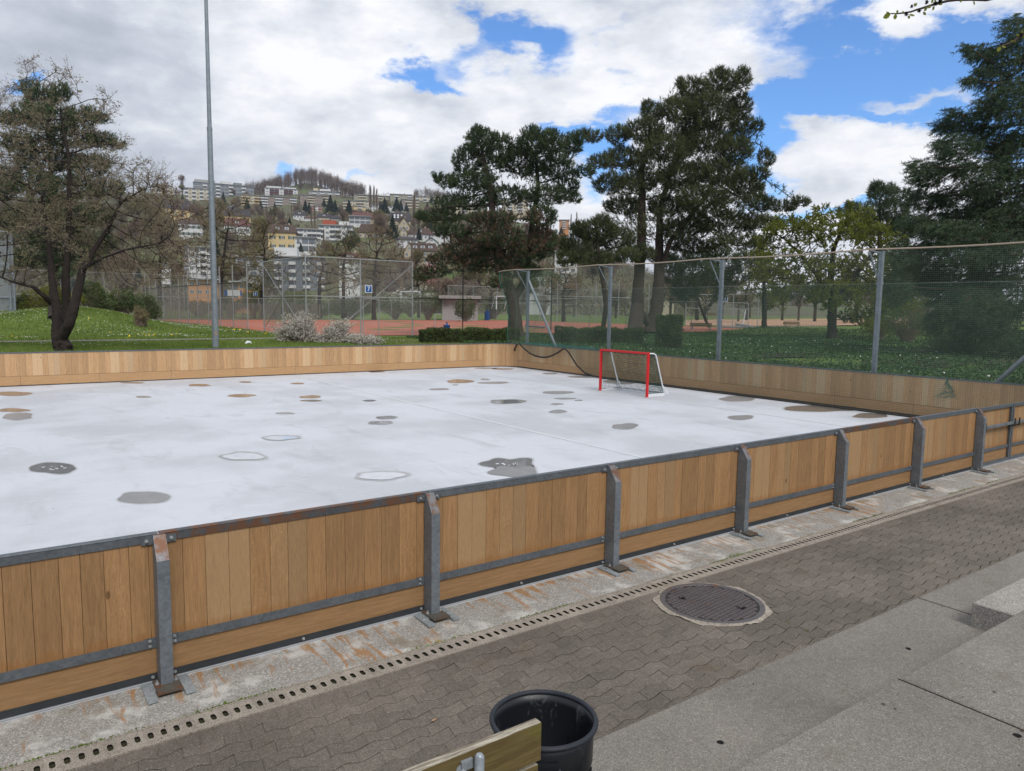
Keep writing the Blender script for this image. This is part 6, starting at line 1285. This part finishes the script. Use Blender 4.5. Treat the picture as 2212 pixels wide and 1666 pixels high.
# right-hand background trees behind the net, individually
for px,yb,h,d,k,lb in ((1330,680,70,150,'brown','bare tree behind the thick pine trunks'),(1560,680,80,160,'brown2','bare tree beyond the small court gate'),(1690,682,90,150,'green','green tree beyond the sandy court'),(1760,684,110,140,'green','green tree behind the spring-green tree'),(1850,684,120,130,'green','green tree behind the benches at right'),(1930,686,130,120,'fir','dark fir behind the net left of the third post gap'),(2000,690,150,110,'green','green tree in front of the big conifer gap'),(2100,695,160,100,'fir','dark fir behind the weeping conifer'),(1430,680,60,180,'olive','yellowish tree between the thick trunks'),(1240,678,80,170,'brown','bare tree behind the first net post'),(1130,676,84,180,'olive','yellowish tree right of the pine trunk'),(1030,674,70,190,'brown','bare tree above the white hut'),(960,672,74,200,'brown2','reddish tree left of the white hut'),(1620,682,60,200,'brown','bare tree left of the slim spring tree'),(60,680,60,120,'brown','bare tree behind the left fence corner'),(1480,682,64,135,'green','green tree just left of the third net post'),(1525,682,112,120,'green','tall green tree left of the small number sign'),(1448,682,100,140,'brown','bare tree behind the cube-shaped shrub'),(1595,684,70,125,'green','green tree behind the slim spring tree'),(1655,684,60,170,'olive','yellowish tree far beyond the sandy court'),(1725,684,76,150,'brown2','reddish tree behind the long path bench'),(1805,684,90,165,'green','green tree far behind the spring-green crown'),(1890,686,100,150,'brown','bare brown tree right of the spring-green trunk'),(1965,688,130,130,'green','broad green tree left of the weeping conifer')):
    htree(k,px,yb,h,d,1.3,lb)
# the wood on the crest reads as one mass
P0=[];P1=[];R0=[];R1=[];CC=[];DDr=[]
for i in range(560):
    if i<470: px=rng.uniform(535,790); d=rng.uniform(915,1035)
    else: px=rng.uniform(896,1010); d=rng.uniform(930,1010)
    v=ray(px,660); z=hillz(px,d)-1; b=np.array([v[0]*d,v[1]*d,z]); H=rng.uniform(17,25) if i<470 else rng.uniform(12,18)
    P0.append(b); P1.append(b+np.array([0,0,H*.8])); R0.append(.28); R1.append(.1)
    for k in range(9):
        a=rng.uniform(0,6.3); s0=b+np.array([0,0,H*rng.uniform(.4,.75)]); e=s0+np.array([math.cos(a)*2.6,math.sin(a)*2.6,H*.22]); P0.append(s0); P1.append(e); R0.append(.12); R1.append(.05)
    u=runit(150); C=b+np.array([0,0,H*.62])+u*np.array([3.2,3.2,H*.40])*rng.uniform(.3,1.1,(150,1)); CC.append(C); DDr.append(u+np.array([0,0,.8]))
T=thing('woods','bare brown wood covering the round crest of the hill','woods',(0,0,0)); T['kind']='stuff'
V,F=segs(*map(np.array,(P0,P1,R0,R1)),4); npmesh('trunks',V,F,M_barkl,T)['kind']='stuff'
M_wood=leafmat('wood_twigs',(.19,.145,.135),(.25,.20,.175),.05,.1,(.13,.115,.06)); V,F=leaves(np.concatenate(CC),1.7,.22,np.concatenate(DDr)); npmesh('crowns',V,F,M_wood,T)['kind']='stuff'
B=at(728,400,980); MB().tube([B+np.array([0,0,-20]),B+np.array([0,0,12])],[.8,.3],6).build('mast',M_fpost); o=bpy.data.objects['mast']; tag(o,'slim mast rising above the wood on the hill crest','mast')
# ---------------------------------------------------------------- air
hv=np.array([v.co for v in bpy.data.objects['hill'].data.vertices]); hb_=MB().box(hv[:,0].min()-8,max(hv[:,0].max(),262)+8,-40,hv[:,1].max()+8,-3,200).build('haze',None if False else M_ground); hb_.data.materials.clear()
m=bpy.data.materials.new('haze_air'); m.use_nodes=True; nt=m.node_tree; nt.nodes.clear(); pv=nt.nodes.new('ShaderNodeVolumePrincipled'); pv.inputs['Color'].default_value=(.80,.87,1,1); pv.inputs['Density'].default_value=.00012; pv.inputs['Anisotropy'].default_value=.2; oo=nt.nodes.new('ShaderNodeOutputMaterial'); nt.links.new(pv.outputs[0],oo.inputs['Volume']); hb_.data.materials.append(m); tag(hb_,'thin pale haze in the air over the park and hillside','haze',kind='stuff')
# ---------------------------------------------------------------- foreground bin, bench, branch
T=thing('waste_bin','black round plastic waste bin with worn rim and side handles','bin',(1.745,2.17,Z1)); bx0,by0=1.745,2.17; RB=.222; Hb=.73
def ringmesh(prof,k=72):
    mb=MB(); n=len(prof)
    for r,z in prof:
        for j in range(k): mb.v.append((bx0+r*math.cos(2*PI*j/k),by0+r*math.sin(2*PI*j/k),z))
    for i in range(n-1):
        for j in range(k): mb.f.append((i*k+j,i*k+(j+1)%k,(i+1)*k+(j+1)%k,(i+1)*k+j)); mb.m.append(0)
    return mb
zt=Z1+Hb
mb=ringmesh([(.160,Z1+.001),(.165,Z1+.001),(.192,zt-.16),(.197,zt-.155),(.199,zt-.05),(.202,zt-.012),(.199,zt-.012),(.196,zt-.05),(.161,Z1+.02),(0.001,Z1+.02)]); mb.build('body',M_plastic,T,True)
mb=ringmesh([(.206+.0105*math.cos(a),zt-.004+.0105*math.sin(a)) for a in np.linspace(0,2*PI,13)]); mb.build('rim',M_rimp,T,True)
for a in (R(52),R(52+180)):
    c,s_=math.cos(a),math.sin(a); u=np.array([-s_,c,0]); o_=np.array([c,s_,0]); C0=np.array([bx0,by0,0])+o_*.199
    q=[C0-u*.06+np.array([0,0,zt-.085]),C0-u*.05+o_*.03+np.array([0,0,zt-.10]),C0+u*.05+o_*.03+np.array([0,0,zt-.10]),C0+u*.06+np.array([0,0,zt-.085])]
    q=[C0-u*.055+np.array([0,0,zt-.045]),C0-u*.045+o_*.022+np.array([0,0,zt-.014]),C0+u*.045+o_*.022+np.array([0,0,zt-.014]),C0+u*.055+np.array([0,0,zt-.045])] if a<2 else q
    MB().tube(q,.006,6).build('handle',M_rimp,T)
    mb=MB(); mb.prism([C0-u*.055+np.array([0,0,zt-.15]),C0+u*.055+np.array([0,0,zt-.15]),C0+u*.055+np.array([0,0,zt-.06]),C0-u*.055+np.array([0,0,zt-.06])],tuple(o_*.006)); mb.build('handle_pocket',M_plastic,T)
for k in range(10):
    a=2*PI*k/10+.3; c,s_=math.cos(a),math.sin(a); MB().bar((bx0+.168*c,by0+.168*s_,Z1+.03),(bx0+.1935*c,by0+.1935*s_,zt-.165),.006,.012).build('rib',M_plastic,T)
T=thing('bench','weathered wooden bench seen from behind with galvanised tube brackets','bench',(.6,1.92,Z1)); yb_=1.915; xe=1.53; zb_=1.055
def plank(z0,z1,xe,y,par):
    th=.034; lean=.03
    mb=MB(); mb.prism([(-.5,y,z0),(-.5,y+th,z0),(-.5,y+th+lean*0,z1),(-.5,y+0,z1)],(xe+.5,0,0)); o=mb.build('backrest_plank',M_old,par)
    mb=MB(); mb.box(-.5,xe-.001,y+.001,y+th-.001,z1+.0002,z1+.0025); mb.build('top_edge',M_oldt,o)
plank(zb_-.137,zb_,xe,yb_,T); plank(zb_-.29,zb_-.152,xe-.012,yb_,T)
plank(.585,.61,xe-.05,yb_+.05,T)
MB().box(-.5,xe-.05,yb_+.06,yb_+.46,.56,.60).build('seat',M_old,T)
for xx in (xe-.28,-.2):
    MB().tube([(xx,yb_-.032,Z1),(xx,yb_-.032,zb_-.006),(xx,yb_-.032,zb_+.002)],[.0165,.0165,.010],16).build('bracket_tube',M_tube,T,True)
    mb=MB(); mb.box(xx-.055,xx-.012,yb_-.014,yb_-.002,zb_-.050,zb_-.018); mb.tube([(xx-.052,yb_-.001,zb_-.050),(xx-.052,yb_-.006,zb_-.050)],.019,16); mb.build('bracket_lug',M_tube,T)
    mb=MB(); mb.tube([(xx-.05,yb_-.006,zb_-.050),(xx-.05,yb_-.018,zb_-.050)],.009,6); mb.tube([(xx-.05,yb_-.018,zb_-.050),(xx-.05,yb_-.03,zb_-.050)],.005,8); mb.build('bolt',M_bolt,T)
    MB().box(xx-.02,xx+.02,yb_+.04,yb_+.46,.52,.558).build('seat_bearer',M_tube,T)
# twig hanging in at the top right
M_olf=leafmat('twig_leaf',(.16,.18,.03),(.26,.27,.05),8,.5); M_cone=plain('seed_cluster',(.018,.015,.02),.9); M_br=plain('thin_branch',(.075,.055,.05),.9)
def twigthing(label,pts,dz,leaf,cones,zoff=0):
    T=thing('overhanging_branch',label,'branch',at(*pts[-1],dz)); 
    MB().tube([at(x,y,dz) for x,y in pts],np.linspace(.0022,.006,len(pts)).tolist(),6).build('stem',M_br,T,True)
    for (x,y,dx,dy,ln,wd) in leaf:
        a=at(x,y,dz-.005); d=RT*dx-UP*dy; d=d/np.linalg.norm(d); s_=np.cross(d,FW); s_/=np.linalg.norm(s_); s_=s_*.92+FW*.4*random.choice((-1,1)); 
        mb=MB(); k=6; L=ln; q=[a]; pr=[(.15,.5),(.4,1),(.7,.85),(.92,.35)]
        up_=[a+d*L*t_+s_*wd*w_ for t_,w_ in pr]; dn=[a+d*L*t_-s_*wd*w_ for t_,w_ in pr]; 
        vs=[a]+up_+[a+d*L]+dn[::-1]; mb.add(vs,[tuple(range(len(vs)))]); mb.build('leaf',M_olf,T)
    for (x,y,r) in cones:
        c0=at(x,y,dz-.01); mb=MB()
        for k in range(34):
            d=runit(1)[0]; s_=np.cross(d,runit(1)[0]); s_/=np.linalg.norm(s_); mb.add([c0+s_*r*.3,c0-s_*r*.3,c0+d*r],[(0,1,2)])
        mb.build('seed_cluster',M_cone,T)
def zz(zx,zy): return ((3500+zx*.26221)/1.8445,zy*.26221/1.8445)
main=[zz(190,208),zz(290,208),zz(380,198),zz(490,182),zz(580,150),zz(700,115),zz(820,75),zz(930,45),zz(1050,15),zz(1180,-2),zz(1400,-8),zz(1640,-2),zz(1900,-60)]
L=[]
for zx,zy,dx,dy,ln in ((190,208,-1,.55,115),(180,205,-.8,-.25,60),(262,212,-.15,1,75),(285,205,.1,-1,45),(270,205,-1,.05,35),(400,200,-.5,-.4,45),(465,225,1,.15,75),(462,232,.05,1,50),(540,100,.7,-.7,60),(545,95,.1,-1,40),(680,180,.6,.8,55),(690,170,.7,-.8,70),(750,130,.8,-.7,60),(800,50,.5,-.8,60),(850,90,-.4,1,65),(900,70,.9,-.1,65),(870,40,-.3,-1,40),(1260,-5,-.3,1,40),(1450,10,.1,1,60)):
    a=zz(zx,zy); L.append((a[0],a[1],dx,dy,ln*.1422*3.1/FPX,ln*.1422*3.1/FPX*.30))
twigthing('thin leafy twig with dark seed clusters hanging in at the top right',main,2.6,L,[(*zz(x,y),r*.1422*2.6/FPX) for x,y,r in ((505,98,34),(425,215,42),(622,165,40),(733,35,40),(868,55,44),(935,20,44))])
L=[]
for zx,zy,dx,dy,ln in ((1850,705,-.4,1,75),(1870,705,1,.2,60),(2050,625,-1,0,35),(2055,625,.9,.3,35),(2150,540,-.8,-.2,50),(2190,520,-.2,-1,50),(2190,545,.8,.7,50)):
    a=zz(zx,zy); L.append((a[0],a[1],dx,dy,ln*.1422*3.1/FPX,ln*.1422*3.1/FPX*.32))
twigthing('short leafy twig tip at the right edge in front of the big conifer',[zz(1830,705),zz(1940,680),zz(2050,635),zz(2150,560),zz(2240,500),zz(2500,380)],2.6,L,[(*zz(1870,668),28*.1422*2.6/FPX),(*zz(2175,525),40*.1422*2.6/FPX)])
print('tris',sum(len(o.data.polygons) for o in bpy.data.objects if o.type=='MESH'))
